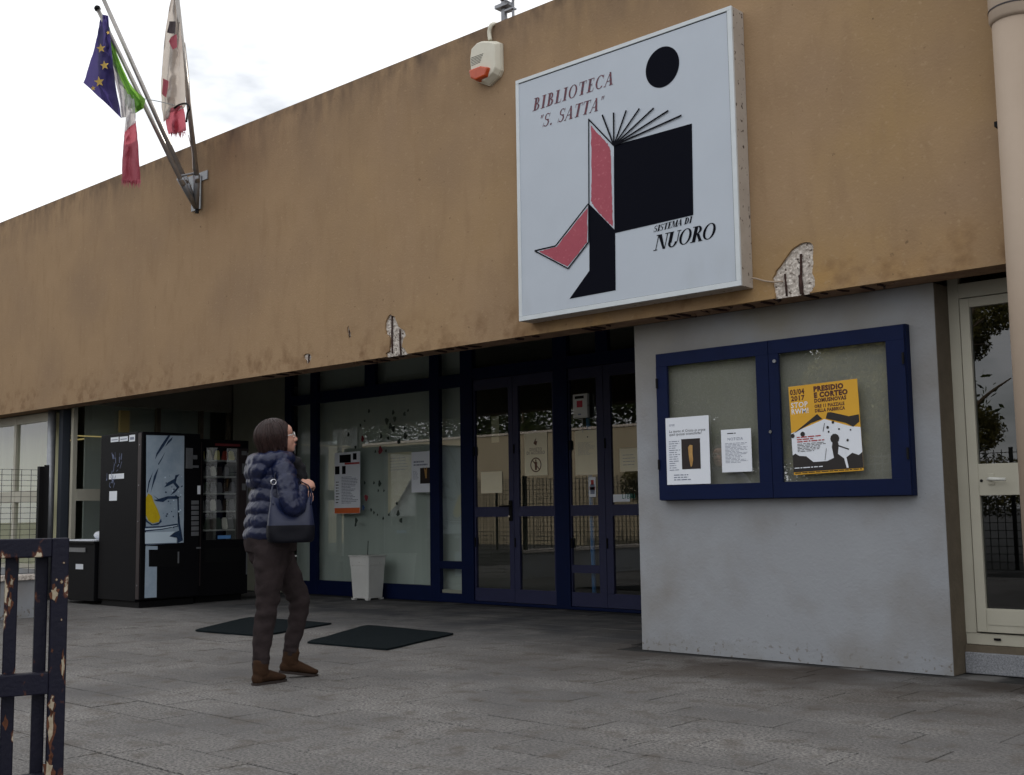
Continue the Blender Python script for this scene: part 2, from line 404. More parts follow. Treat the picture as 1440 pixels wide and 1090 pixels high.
bk = [b.verts.new((p.x, YF+.032, p.y)) for p in P]; s = 0
for l in loops:
    n_ = len(l)
    for i in range(n_):
        a, c = s+i, s+(i+1) % n_
        b.faces.new((fv[a], fv[c], bk[c], bk[a]))
    s += n_
me = bpy.data.meshes.new('fascia'); b.to_mesh(me); b.free(); link_mesh('fascia', me, M_fascia, bld)
obj('beam_core', bx(XL, XR, YF+.031, YW-.003, ZB+.004, ZT-.004), M_concd, bld)
def spall(pts, bars, deep=.019):
    xs = [p[0] for p in pts]; zs = [p[1] for p in pts]; x0, x1, z0, z1 = min(xs)-.03, max(xs)+.03, max(min(zs)-.02, ZB-.002), max(zs)+.03
    b = BM(); n1, n2 = 46, 60; rows = []
    for j in range(n2+1):
        r = []
        for i in range(n1+1):
            x, z = x0+(x1-x0)*i/n1, z0+(z1-z0)*j/n2
            d = deep+.006*noise.noise(Vector((x*22, 0, z*22)))+.006*noise.noise(Vector((x*60, 3, z*60)))
            r.append(b.verts.new((x, YF+min(max(d, .004), .0305), z)))
        rows.append(r)
    for j in range(n2):
        for i in range(n1): b.faces.new((rows[j][i], rows[j][i+1], rows[j+1][i+1], rows[j+1][i]))
    obj('exposed_concrete', b, M_conc, bld)
    for (xa, za), (xb_, zb_), w in bars:
        tb = BM(); q = spline([(xa, YF+.012, za), ((xa+xb_)/2+.004, YF+.006, (za+zb_)/2), (xb_, YF+.014, zb_)], 8)
        tube(tb, q, [w*(1+.25*noise.noise(Vector(p)*40)) for p in q], 7); obj('rebar', tb, M_rebar, bld, smooth=True)
A = lambda a, c: (at(a, c, 'y', YF).x, at(a, c, 'y', YF).z)
spall(sp1, [(A(1102.5, 385), A(1105, 416), .007), (A(1125, 357), A(1125, 390), .008), (A(1124, 387), A(1126, 413), .014)])
spall(sp2, [(A(550, 444), A(550, 497), .008), (A(561, 463), A(562, 500), .008)])
spall(sp3, [(A(433, 499), A(433, 511), .008)], .016)
spall(sp4, [(A(490, 461), A(490.5, 474), .005)], .014)
# broken stirrups along the underside
for x0_, n_, st in ((-7.9, 5, .16), (-7.0, 4, .13), (-6.1, 2, .2), (-5.42, 3, .12), (-4.75, 3, .11), (-4.36, 6, .115), (-3.6, 5, .13), (-9.4, 3, .2)):
    for i in range(n_):
        x = x0_+i*st+rng.uniform(-.02, .02); w = rng.uniform(.05, .18)
        obj('rebar', tube(BM(), [(x, YF+.012+rng.uniform(0, .03), ZB), (x+.01, YF+.03+w*.5, ZB-.003), (x+rng.uniform(-.03, .03), YF+.04+w, ZB+.002)], rng.uniform(.006, .011), 6), M_rebar, bld)
b = BM()
for i in range(150):     # flaked concrete lip under the beam
    x = -9.5+i*.045+rng.uniform(-.02, .02)
    if noise.noise(Vector((x*1.7, 4, 0))) > -.1: continue
    y = YF+rng.uniform(.02, .16); s_ = rng.uniform(.01, .03)
    box(b, x, x+s_*2, y, y+s_, ZB-.004, ZB+.01)
obj('flaked_concrete', b, M_concd, bld, kind='stuff')
obj('roof', bx(XL, XR, YW, 26, 4.2, 4.5), M_roof, bld)
obj('porch_ceiling', bx(XL, XR, YW+.001, YG+.2, 3.05, 3.2), M_ceil, bld)
# walls
XGL, XGR = -5.095, -2.835
obj('noticeboard_wall', bx(XGL, XGR, YW, YW+.24, 0, 2.352), M_grey, bld)
obj('wall_return', bx(XGL+.004, XGL+.2, YW+.241, YG+.2, 0, 3.05), M_reveal, bld)
obj('wall_end', bx(XGR+.0005, XGR+.003, YW+.004, YW+.21, .0, 2.352), M_reveal, bld)  # end face of the grey wall, its shade painted in as a darker slip
obj('wall_above_board', bx(XGL+.2, XR, YW+.16, YW+.3, 2.46, 3.05), M_reveal, bld)
obj('end_wall', bx(-1.62, XR, YW-.05, YW+.4, 0, ZB), M_grey, bld)
obj('rear_wall', bx(XL, XR, 25.6, 26, 0, 4.2), M_in, bld)
obj('side_wall', bx(XL, XL+.3, YW, 25.6, 0, 4.2), M_in, bld)
obj('side_wall', bx(XR-.3, XR, YW+.4, 25.6, 0, 4.2), M_in, bld)
obj('interior_floor', bx(-13.5, XR-.3, YG+.06, 25.5, -.03, 0), M_infl, bld)
obj('interior_wall', bx(-9.9, -9.75, YG+.5, 16, 0, 3.05), M_in, bld)
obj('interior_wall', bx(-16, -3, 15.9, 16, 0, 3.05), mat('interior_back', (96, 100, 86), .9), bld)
obj('interior_ceiling', bx(-13.5, XR-.3, YG+.2, 25.5, 3.06, 3.16), M_ceil, bld)

# ---- glazed front
def bar(x0, x1, z0, z1, y=YG, t=.06, m=None, nm='frame_member', par=None):
    return obj(nm, bx(x0, x1, y, y+t, z0, z1), m or M_navy, par or bld, bevel=.003)
YP = YG-.004
bar(-12.56, -12.43, 0, 3.045, y=YP); bar(-12.015, -11.885, 0, 3.045, y=YP); bar(-9.79, -9.635, 0, 3.045, y=YP); bar(-9.285, -9.095, 0, 3.045, y=YP, t=.07)
bar(-10.945, -10.76, 2.56, 3.045)
bar(-12.43, -12.015, 2.42, 2.54); bar(-11.885, -9.79, 2.415, 2.56); bar(-9.635, -9.285, 2.415, 2.56)
bar(-12.43, -12.015, 0, .16); bar(-11.885, -9.79, 0, .175); bar(-9.635, -9.285, 0, .10); bar(-9.635, -9.285, .37, .455)
bar(-9.095, -5.1, 2.47, 2.60); bar(-7.905, -7.715, 0, 3.045, y=YP, t=.07); bar(-7.33, -7.175, 2.6, 3.045); bar(-5.35, -5.1, 0, 3.045, y=YP)
bar(-9.095, -7.905, 0, .03, t=.05); bar(-7.715, -5.35, 0, .03, t=.05); bar(-6.55, -6.45, .03, 2.47)
def pane(x0, x1, z0, z1, m=M_glass, y=YG+.025, par=None):
    F = facade(y); b = BM(); quad(b, F, x0, x1, z0, z1, 0); return flat('window_pane', b, m, par or bld)
for x0, x1 in ((-12.43, -12.015), (-11.885, -9.79), (-9.635, -9.285)):
    pane(x0, x1, .1, 2.42)
for x0, x1 in ((-12.43, -12.015), (-11.885, -10.945), (-10.76, -9.79), (-9.635, -9.285), (-9.095, -7.905), (-7.715, -7.33), (-7.175, -5.35)):
    pane(x0, x1, 2.55, 3.05)
# white sill strip in the narrow light and curtain behind the big panes
obj('window_sill', bx(-9.63, -9.29, YG+.03, YG+.06, .10, .135), M_white, bld)
def curtain(x0, x1, y, z0, z1, m, amp=.012, fr=40):
    b = BM(); n1 = int((x1-x0)*60)+2; lo, hi = [], []
    for i in range(n1+1):
        x = x0+(x1-x0)*i/n1; dy = amp*math.sin(x*fr+2*math.sin(x*7))+amp*.8*noise.noise(Vector((x*5, y, 0)))
        lo.append(b.verts.new((x, y+dy, z0))); hi.append(b.verts.new((x+.01*math.sin(x*3), y+dy*.6, z1)))
    for i in range(n1): b.faces.new((lo[i], lo[i+1], hi[i+1], hi[i]))
    return obj('curtain', b, m, bld, smooth=True)
curtain(-12.5, -9.3, YG+.16, .02, 3.04, M_curt, .0035, 9)
obj('porch_back_wall', bx(-13.75, -12.56, YG, YG+.15, 0, 3.05), mat('dim_green_wall', (150, 150, 134), .9, n=(2, .3)), bld)

# ---- entrance doors
def door(x0, x1, gx0, gx1, handle=None, low=False):
    d = obj('entrance_door', bx(x0, x1, YG+.012, YG+.052, .035, .175), M_navyd, bld)
    obj('stile', bx(x0, gx0, YG+.012, YG+.052, .175, 2.465), M_navyd, d, bevel=.003)
    obj('stile', bx(gx1, x1, YG+.012, YG+.052, .175, 2.465), M_navyd, d, bevel=.003)
    obj('rail', bx(gx0, gx1, YG+.012, YG+.052, 2.35, 2.465), M_navyd, d); obj('rail', bx(gx0, gx1, YG+.012, YG+.052, .945, 1.055), M_navyd, d)
    if low: obj('rail', bx(gx0, gx1, YG+.012, YG+.052, .37, .45), M_navyd, d)
    F = facade(YG+.03); b = BM(); quad(b, F, gx0, gx1, .175, .945, 0); quad(b, F, gx0, gx1, 1.055, 2.35, 0); flat('glass_pane', b, M_doorg, d)
    for z in (.62, 1.62):
        obj('hinge', tube(BM(), [(x0+.015, YG+.006, z), (x0+.015, YG+.006, z+.1)], .009, 8), M_blackp, d)
    if handle:
        hx = handle; b = bx(hx-.022, hx+.022, YG-.006, YG+.012, .9, 1.12); obj('handle_plate', b, M_blackp, d, bevel=.003)
        b = BM(); tube(b, [(hx, YG-.005, 1.06), (hx, YG-.05, 1.06), (hx-.02, YG-.058, 1.06), (hx-.11, YG-.056, 1.06)], .009, 8); obj('handle', b, M_blackp, d, smooth=True)
        obj('lock', tube(BM(), [(hx-.004, YG-.012, .95), (hx-.004, YG-.02, .95)], .012, 10), M_metal, d)
    return d
door(-9.09, -8.50, -9.07, -8.565, handle=-8.535)
door(-8.495, -7.91, -8.42, -7.935)
door(-7.71, -7.255, -7.70, -7.345, low=True)
door(-7.25, -6.56, -7.165, -6.62)
door(-6.44, -5.36, -6.36, -5.44)

# ---- left side wall of the porch (glazed) and front window of the next room
XS = -13.78
obj('side_wall_base', bx(XS-.1, XS, YW+.05, YG, 0, .3), M_grey, bld)
obj('side_beam', bx(XS-.1, XS, YW+.3, YG, 2.42, 3.05), M_ceil, bld)
for y in (YW+.05, 8.1, 8.75, YG-.06):
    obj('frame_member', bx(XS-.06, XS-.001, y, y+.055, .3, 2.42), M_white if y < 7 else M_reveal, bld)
obj('frame_member', bx(XS-.05, XS+.006, YW+.105, 8.1, 1.21, 1.355), M_white, bld)
F = Frame((XS-.03, 0, 0), (0, 1, 0), (0, 0, 1)); b = BM(); quad(b, F, YW+.1, 8.1, .3, 1.21, 0); quad(b, F, YW+.1, 8.1, 1.355, 2.42, 0); quad(b, F, 8.155, 8.75, .3, 2.42, 0); quad(b, F, 8.805, YG-.06, .3, 2.42, 0)
flat('window_pane', b, M_glass, bld)
obj('curtain', bx(XS-.4, XS-.38, YW+.4, YG-.1, .1, 2.6), M_curt, bld)
lamp_w = mat('warm_tube_light', (255, 240, 170), .5, emit=((255, 226, 150), .35))
obj('lamp_tube', tube(BM(), [(XS-.2, YW+.12, 2.03), (XS-.2, 8.0, 2.03)], .008, 8), lamp_w, bld)
obj('lamp_tube', tube(BM(), [(-15.2, YW+.55, 2.03), (-14.3, YW+.55, 2.03)], .010, 8), lamp_w, bld)
obj('wall_box', bx(XS+.001, XS+.05, 7.55, 7.68, 2.08, 2.36), mat('yellow_box', (190, 168, 110), .6), bld)
# front window
XW0, XW1 = -18.5, -14.26
obj('window_wall_base', bx(XW0, -13.9, YW, YW+.2, 0, .36), M_grey, bld)
for x in (-18.5, -17.9, -16.6, -15.36, -14.36):
    obj('frame_member', bx(x, x+.055 if x > -14.5 else x+.06, YW+.02, YW+.075, .36, 2.35), M_white, bld)
obj('frame_member', bx(-18.44, -14.36, YW+.024, YW+.07, 1.21, 1.355), M_white, bld)
obj('frame_member', bx(-18.44, -14.36, YW+.024, YW+.07, 2.24, 2.349), M_white, bld)
obj('frame_member', bx(-18.44, -14.36, YW+.024, YW+.07, .36, .42), M_white, bld)
for x0, x1 in ((-18.44, -17.9), (-17.84, -16.6), (-16.54, -15.36), (-15.30, -14.36)):
    pane(x0, x1, .42, 1.21, y=YW+.05); pane(x0, x1, 1.355, 2.24, y=YW+.05)
curtain(-18.5, -14.62, YW+.42, .3, 2.4, M_curtw, .03, 22)
obj('wall_pier', bx(-24, -18.5, YW, YW+.2, 0, 2.35), M_grey, bld)
obj('room_back', bx(-19, XS-.4, YW+1.2, YW+1.25, 0, 3.05), M_in, bld)
pp = tube(BM(), [(-14.13, YW-.06, 0), (-14.13, YW-.06, 2.345)], .05, 16); obj('corner_post', pp, M_steel, bld, smooth=True)
obj('corner_post', bx(-14.06, -13.96, YW+.0, YW+.1, 0, 2.349), mat('dark_post', (50, 56, 66), .6), bld)

# ---- side door at the right
YD = YW+.16
sd = obj('side_door', bx(-2.832, -1.66, YD+.05, YD+.1, .168, .235), M_cream, bld, bevel=.003)
obj('door_step', bx(-2.83, -1.64, YD+.005, YD+.3, 0, .125), M_gran, bld, bevel=.006)
obj('door_sill', bx(-2.83, -1.64, YD+.02, YD+.3, .125, .166), M_reveal, bld)
obj('door_frame', bx(-2.832, -2.765, YD+.045, YD+.105, .236, 2.455), M_cream, sd, bevel=.003)
obj('door_frame', bx(-2.765, -1.66, YD+.045, YD+.105, 2.268, 2.36), M_cream, sd, bevel=.003)
obj('door_frame', bx(-1.72, -1.66, YD+.045, YD+.105, .236, 2.268), M_cream, sd, bevel=.003)
fl = lambda x0, x1, z0, z1, nm='door_leaf': obj(nm, bx(x0, x1, YD+.035, YD+.085, z0, z1), M_cream, sd, bevel=.003)
fl(-2.758, -2.70, .245, 2.262); fl(-2.70, -1.73, 2.205, 2.262); fl(-2.70, -1.73, 1.055, 1.245); fl(-2.70, -1.73, .245, .385); fl(-1.80, -1.73, .385, 2.205)
obj('kick_panel', bx(-2.69, -1.81, YD+.031, YD+.0345, .29, .375), M_cream, sd)
b = BM(); F = facade(YD+.06); quad(b, F, -2.70, -1.8, .385, 1.055, 0); quad(b, F, -2.70, -1.8, 1.245, 2.205, 0); quad(b, F, -2.765, -1.66, 2.36, 2.455, -.02)
flat('glass_pane', b, M_darkg, sd)
hz = 1.152
obj('drain_cap', bx(-2.665, -2.625, YD+.04, YD+.0445, .198, .212), M_blackp, sd)
b = BM(); tube(b, [(-2.625, YD+.035, hz), (-2.625, YD-.01, hz), (-2.61, YD-.02, hz), (-2.52, YD-.022, hz-.004)], [.011, .010, .011, .009], 10); obj('handle', b, mat('white_handle', (214, 214, 206), .35), sd, smooth=True)
obj('handle_rose', bx(-2.645, -2.605, YD+.029, YD+.035, hz-.035, hz+.035), M_cream, sd, bevel=.004)
obj('keyhole', tube(BM(), [(-2.682, YD+.0345, hz-.008), (-2.682, YD+.031, hz-.008)], .009, 10, ry=.009), M_blackp, sd)

# ================================================================ SIGN
SY = 6.50
sx0, sx1, sz0, sz1 = -5.875, -3.932, 2.437, 4.33
sign = thing('library_sign', (-4.9, YF, sz0), 'large square white light-box sign reading BIBLIOTECA S. SATTA with a book and figure emblem', 'sign')
obj('sign_box', bx(sx0, sx1, SY+.006, YF-.002, sz0, sz1), M_signs, sign, bevel=.003)
fw = .035
for a in ((sx0, sx1, sz1-fw*.8, sz1), (sx0, sx1, sz0, sz0+fw), (sx0, sx0+fw*.8, sz0+fw, sz1-fw*.8), (sx1-fw*.9, sx1, sz0+fw, sz1-fw*.8)):
    obj('frame_strip', bx(a[0]-.002, a[1]+.002, SY-.006, SY+.012, a[2], a[3]), M_signf, sign, bevel=.002)
obj('face_panel', bx(sx0+.02, sx1-.02, SY, SY+.005, sz0+.02, sz1-.02), M_signp, sign)
obj('gasket', bx(sx0+.026, sx1-.03, SY-.0015, SY+.001, sz0+.033, sz0+.037), M_ink, sign)
obj('gasket', bx(sx1-.037, sx1-.033, SY-.0015, SY+.001, sz0+.037, sz1-.035), M_ink, sign)
obj('gasket', bx(sx0+.026, sx1-.03, SY-.0015, SY+.001, sz1-.034, sz1-.030), M_ink, sign)
FS = facade(SY)
S = lambda a, c: (at(a, c, 'y', SY).x, at(a, c, 'y', SY).z)
Sq = lambda a, c, ox, oy, k: S(ox+a/k, oy+c/k)
b = BM(); c0 = S(931.5, 94.5); rx = abs(S(955.5, 94)[0]-S(908, 94)[0])/2
poly(b, FS, [(c0[0]+rx*math.cos(t*math.pi/30), c0[1]+rx*1.02*math.sin(t*math.pi/30)) for t in range(60)], .002); flat('dot_emblem', b, M_signb, sign)
k = 5.76; q = lambda a, c: Sq(a, c, 740, 130, k)
k2 = 4.966; q2 = lambda a, c: Sq(a, c, 740, 280, k2)
# black cover and leg
b = BM(); poly(b, FS, [q(710, 430), q(1343, 252), q2(1168, 112), q2(622, 238), q2(626, 637), q2(303, 697), q2(442, 500), q2(442, 300), q2(437, 30), q2(617, 212)], .002)
flat('black_cover', b, M_signb, sign)
# white line between pages, red worn pages with black outlines
def ragged(pts, amp, n=14):
    o = []
    for (a, c), (d, e) in zip(pts, pts[1:]+pts[:1]):
        for i in range(n):
            t = i/n; o.append((a+(d-a)*t+rng.uniform(-amp, amp), c+(e-c)*t+rng.uniform(-amp, amp)))
    return o
b = BM(); poly(b, FS, [q(508, 222), q(712, 432), q2(617, 212), q2(440, 32)], .0035); flat('page', b, M_signp, sign)
b = BM()
poly(b, FS, ragged([q(527, 262), q(560, 312), q(610, 360), q(660, 415), q(683, 455), q(690, 520), q(700, 900), q2(609, 196), q2(560, 150), q2(480, 60), q(528, 880), q(532, 600)], .0035, 9), .005)
flat('red_page', b, M_signr, sign)
b = BM(); poly(b, FS, [q2(437, 40), q2(208, 328), q2(66, 364), q2(296, 484), q2(438, 300)], .0035); flat('page', b, M_signp, sign)
b = BM(); poly(b, FS, ragged([q2(430, 62), q2(215, 334), q2(92, 366), q2(292, 474), q2(428, 302)], .003, 9), .005); flat('red_leg', b, M_signr, sign)
b = BM(); dd = .0062
for p_, r_ in ((q(510, 215), q(512, 905)), (q(508, 218), q(712, 432)), (q2(437, 34), q2(208, 328)), (q2(208, 328), q2(62, 362)), (q2(62, 362), q2(296, 486)), (q2(296, 486), q2(440, 300)), (q2(440, 34), q2(440, 300))):
    stroke(b, FS, p_, r_, .010, dd); dd += .0002
for tip in ((620, 183), (712, 165), (815, 147), (922, 132), (1038, 129), (1157, 149), (1264, 188)):
    stroke(b, FS, q(715, 432), q(*tip), .013, dd); dd += .0002
flat('outline', b, M_ink, sign)
b = BM(); stroke(b, FS, q(705, 520), q2(617, 200), .006, .0066); flat('page_edge', b, M_signp, sign)

# serif letters, drawn stroke by stroke
TK, TN = .20, .05
def g_ring(cx, cy, rx_, ry_, tx, ty, a0=0, a1=360): return ('E', cx, cy, rx_, ry_, tx, ty, a0, a1)
GL = {
 'I': (.42, [('V', .12, 0, .12, 1, TK), ('H', 0, .42, 0), ('H', 0, .42, 1-TN)]),
 'B': (.70, [('V', .12, 0, .12, 1, TK), ('H', 0, .34, 0), ('H', 0, .34, 1-TN), g_ring(.32, .745, .27, .255, .13, TN, -90, 90), g_ring(.34, .265, .33, .265, .15, TN, -90, 90)]),
 'L': (.64, [('V', .12, 0, .12, 1, TK), ('H', 0, .40, 1-TN), ('H', 0, .60, 0), ('D', .60, 0, .64, .26, .03, .03)]),
 'O': (.84, [g_ring(.42, .5, .42, .51, .15, TN)]),
 'T': (.70, [('V', .27, 0, .27, 1, TK), ('H', .16, .54, 0), ('H', 0, .70, 1-TN), ('D', 0, .76, .03, 1, .03, .03), ('D', .67, .76, .70, 1, .03, .03)]),
 'E': (.66, [('V', .12, 0, .12, 1, TK), ('H', 0, .60, 0), ('H', 0, .58, 1-TN), ('H', .25, .46, .5), ('D', .60, 0, .64, .26, .03, .03), ('D', .56, .76, .58, 1, .03, .03), ('D', .44, .4, .44, .62, .03, .03)]),
 'C': (.74, [g_ring(.42, .5, .42, .51, .15, TN, 42, 318), ('D', .68, .68, .70, 1, .03, .03)]),
 'A': (.78, [('D', .04, 0, .40, 1, .05, .05), ('D', .56, 0, .34, 1, .19, .14), ('H', .17, .55, .32), ('H', -.04, .16, 0), ('H', .48, .84, 0)]),
 'S': (.58, [g_ring(.29, .745, .25, .255, .10, TN+.01, 40, 270), g_ring(.29, .265, .29, .265, .12, TN+.01, -140, 90), ('D', .24, .545, .34, .455, .2, .2), ('D', .50, .70, .52, 1, .03, .03), ('D', .0, .0, .02, .32, .03, .03)]),
 'M': (.98, [('D', .08, 0, .10, 1, .05, .05), ('D', .44, 0, .12, 1, .10, .19), ('D', .44, 0, .80, 1, .04, .04), ('V', .74, 0, .74, 1, TK), ('H', -.02, .2, 0), ('H', .64, 1.0, 0), ('H', 0, .2, 1-TN), ('H', .78, 1.0, 1-TN)]),
 'D': (.80, [('V', .12, 0, .12, 1, TK), ('H', 0, .38, 0), ('H', 0, .38, 1-TN), g_ring(.36, .5, .42, .5, .16, TN, -90, 90)]),
 'N': (.86, [('D', .10, 0, .10, 1, .05, .05), ('D', .64, 0, .08, 1, .12, .22), ('D', .74, 0, .74, 1, .05, .05), ('H', -.02, .25, 0), ('H', -.02, .2, 1-TN), ('H', .60, .90, 1-TN)]),
 'U': (.84, [('V', .10, .3, .10, 1, TK), ('D', .70, .3, .70, 1, .05, .05), ('H', 0, .36, 1-TN), ('H', .58, .86, 1-TN), g_ring(.42, .32, .32, .33, .15, .06, 180, 360)]),
 'R': (.78, [('V', .12, 0, .12, 1, TK), ('H', 0, .36, 0), ('H', 0, .34, 1-TN), g_ring(.34, .74, .30, .26, .14, TN, -90, 90), ('D', .62, 0, .34, .49, .16, .16), ('H', .56, .84, 0)]),
 '.': (.30, [('V', .06, 0, .06, .14, .15)]),
 '"': (.36, [('D', .06, .72, .06, 1, .03, .09), ('D', .22, .72, .22, 1, .03, .09)]),
 ' ': (.32, []),
}
def glyphs(parent, F, s, p0, p1, h, shear, mat_, gap=.10, d0=.002, name='letter', bold=1):
    """serif line from p0 to p1 (both on the base line)"""
    tot = sum(GL[c][0]+gap for c in s)-gap; Lx = p1[0]-p0[0]; kx = (Lx/tot)
    x = 0
    for c in s:
        w, pr = GL[c]
        if pr:
            b = BM(); d = d0
            def T(a, e):
                X = (x+a)*kx+e*h*shear; t = (x+a)*kx/Lx
                return (p0[0]+X, p0[1]+(p1[1]-p0[1])*t+e*h)
            for g_ in pr:
                if bold != 1:
                    g_ = list(g_)
                    if g_[0] in 'VDE':
                        for q_ in ((5,) if g_[0] in 'VE' else (5, 6)): g_[q_] *= bold
                if g_[0] == 'V': pts = [T(g_[1], g_[2]), T(g_[1]+g_[5], g_[2]), T(g_[3]+g_[5], g_[4]), T(g_[3], g_[4])]
                elif g_[0] == 'D': pts = [T(g_[1], g_[2]), T(g_[1]+g_[5], g_[2]), T(g_[3]+g_[6], g_[4]), T(g_[3], g_[4])]
                elif g_[0] == 'H': pts = [T(g_[1], g_[3]), T(g_[2], g_[3]), T(g_[2], g_[3]+TN), T(g_[1], g_[3]+TN)]
                else:
                    _, cx, cy, rx_, ry_, tx, ty, a0, a1 = g_; n_ = 20
                    ang = [R(a0+(a1-a0)*i/n_) for i in range(n_+1)]
                    for i in range(n_):
                        a_, b_ = ang[i], ang[i+1]
                        poly(b, F, [T(cx+rx_*math.cos(a_), cy+ry_*math.sin(a_)), T(cx+rx_*math.cos(b_), cy+ry_*math.sin(b_)), T(cx+(rx_-tx)*math.cos(b_), cy+(ry_-ty)*math.sin(b_)), T(cx+(rx_-tx)*math.cos(a_), cy+(ry_-ty)*math.sin(a_))], d)
                    d += .0002; continue
                poly(b, F, pts, d); d += .0002
            flat(name, b, mat_, parent)
        x += w+gap
glyphs(sign, FS, 'BIBLIOTECA', S(749, 157), S(861, 119), .098, .22, M_signt, gap=.16, bold=1.1)
glyphs(sign, FS, '"S. SATTA"', S(757, 181), S(847, 154), .098, .3, M_signt, gap=.13, bold=1.1)
glyphs(sign, FS, 'SISTEMA DI', S(919, 327), S(972, 313.5), .044, .3, M_ink, gap=.06, bold=1.3)
glyphs(sign, FS, 'NUORO', S(919.5, 353), S(1004, 335), .106, .3, M_ink, gap=.0, bold=1.18)
# cable from the sign into the broken concrete
b = BM(); pts = [at(1057, 391, 'y', YF-.05), at(1064, 392, 'y', YF-.03), at(1075, 395, 'y', YF-.025), at(1088, 396.5, 'y', YF-.02), at(1097, 396, 'y', YF-.004), at(1101, 396, 'y', YF+.012)]
tube(b, spline([tuple(p) for p in pts], 5), .0055, 7); o = obj('sign_cable', b, M_pipe, None, smooth=True)
tag(o, 'short pale electric cable running from the sign box into the broken concrete', 'cable')

# ================================================================ NOTICE BOARD
NY = YW-.07
nx0, nx1, nz0, nz1 = at(928, 700, 'y', NY).x, at(1284, 697, 'y', NY).x, at(1284, 697, 'y', NY).z, at(1270, 455, 'y', NY).z
nb = thing('notice_board', ((nx0+nx1)/2, YW, nz0), 'wide navy blue notice board with two glazed doors on the grey wall', 'notice board')
obj('back_panel', bx(nx0+.01, nx1-.01, YW-.016, YW-.001, nz0+.01, nz1-.01), mat('board_felt', (166, 164, 156), .95, n=(2.5, .3), col2=(154, 152, 144)), nb)
for a in ((nx0, nx1, nz1-.035, nz1), (nx0, nx1, nz0, nz0+.035), (nx0, nx0+.03, nz0+.035, nz1-.035), (nx1-.03, nx1, nz0+.035, nz1-.035)):
    obj('case_side', bx(a[0], a[1], NY+.012, YW-.002, a[2], a[3]), M_navy, nb, bevel=.002)
gL0, gL1 = at(941, 600, 'y', NY).x, at(1067, 600, 'y', NY).x
gR0, gR1 = at(1099, 600, 'y', NY).x, at(1252, 600, 'y', NY).x
gz0, gz1 = at(1000, 681, 'y', NY).z, at(940, 515, 'y', NY).z
mid = at(1085, 600, 'y', NY).x
for (x0, x1, a0, a1) in ((nx0+.004, mid-.002, gL0, gL1), (mid+.002, nx1-.004, gR0, gR1)):
    d = obj('glazed_door', bx(x0, x1, NY-.012, NY+.012, gz1, nz1-.004), M_navy, nb, bevel=.002)
    obj('door_rail', bx(x0, x1, NY-.012, NY+.012, nz0+.004, gz0), M_navy, d, bevel=.002)
    obj('door_stile', bx(x0, a0, NY-.012, NY+.012, gz0, gz1), M_navy, d); obj('door_stile', bx(a1, x1, NY-.012, NY+.012, gz0, gz1), M_navy, d)
    b = BM(); quad(b, facade(NY), a0, a1, gz0, gz1, 0); flat('glass_pane', b, M_cabg, d)
for z in (nz0+.22, nz1-.25):
    obj('hinge', tube(BM(), [(nx0+.012, NY-.018, z), (nx0+.012, NY-.018, z+.07)], .008, 8), M_blackp, nb)
    obj('hinge', tube(BM(), [(nx1-.012, NY-.018, z), (nx1-.012, NY-.018, z+.07)], .008, 8), M_blackp, nb)
obj('lock', tube(BM(), [(mid, NY-.012, 1.50), (mid, NY-.02, 1.50)], .011, 12), M_metal, nb)
obj('latch', tube(BM(), [(mid+.05, NY-.012, gz1-.05), (mid+.05, NY-.024, gz1-.05)], .012, 10), M_steel, nb)

def sheet(name, F, x0, x1, z0, z1, mat_, label, cat='notice', curl=.004, group=None, tilt=0):
    t = thing(name, F.p((x0+x1)/2, z0, 0), label, cat, group)
    b = BM(); n1 = 6; rows = []
    for j in range(n1+1):
        r = []
        for i in range(n1+1):
            a, c = x0+(x1-x0)*i/n1, z0+(z1-z0)*j/n1
            e = .0016
            r.append(b.verts.new(F.p(a, c, e)))
        rows.append(r)
    for j in range(n1):
        for i in range(n1): b.faces.new((rows[j][i], rows[j][i+1], rows[j+1][i+1], rows[j+1][i]))
    ext = bmesh.ops.extrude_face_region(b, geom=b.faces[:])
    for v in ext['geom']:
        if isinstance(v, bmesh.types.BMVert): v.co -= F.n*.0012
    obj('sheet', b, mat_, t); return t
def print_lines(t, F, x0, x1, z0, z1, n_, mat_, h=.35, d=.003, rag=True):
    b = BM(); st = (z1-z0)/n_
    for i in range(n_):
        z = z1-st*(i+.5); e = x1-(rng.uniform(0, .45)*(x1-x0) if rag else 0); x = x0
        while x < e-.002:                       # words
            w = min(rng.uniform(.012, .05), e-x); quad(b, F, x, x+w, z-st*h/2, z+st*h/2, d); x += w+.007
    flat('printed_lines', b, mat_, t)
FN = facade(NY-.001)
# poster with painting (plain stand-in figure)
c = lambda a, e: (at(a, e, 'y', NY).x, at(a, e, 'y', NY).z)
x0, z0 = c(940, 681); x1, z1 = c(997, 584)
FO = facade(NY-.0125)
t = sheet('lecture_poster', FO, x0, x1+.005, z0-.005, z1, M_paper, 'white poster with small dark painting and Italian title, lower left of the notice board', 'poster')
text(t, FO, 'La morte di Cristo in croce\nquali ipotesi scientifiche?', x0+.028, z1-.105, .020, M_ink, .003, sx=.86, shear=.2)
print_lines(t, FO, x0+.03, x0+.10, z1-.06, z1-.045, 2, M_print, .4)
print_lines(t, FO, x0+.025, x0+.12, z0+.09, z1-.16, 14, M_print, .32)
print_lines(t, FO, x0+.06, x0+.27, z0+.02, z0+.07, 3, M_print, .4)
px0, pz1 = x0+.13, z1-.155; px1, pz0 = x0+.285, z0+.10
b = BM(); quad(b, FO, px0, px1, pz0, pz1, .003); flat('painting', b, mat('painting_dark', (44, 30, 26), .7, n=(10, .3), col2=(24, 20, 22)), t)
Mf = mat('painting_figure', (196, 156, 92), .7, n=(20, .3), col2=(150, 108, 60)); b = BM()
cx = (px0+px1)/2; hh = pz1-pz0
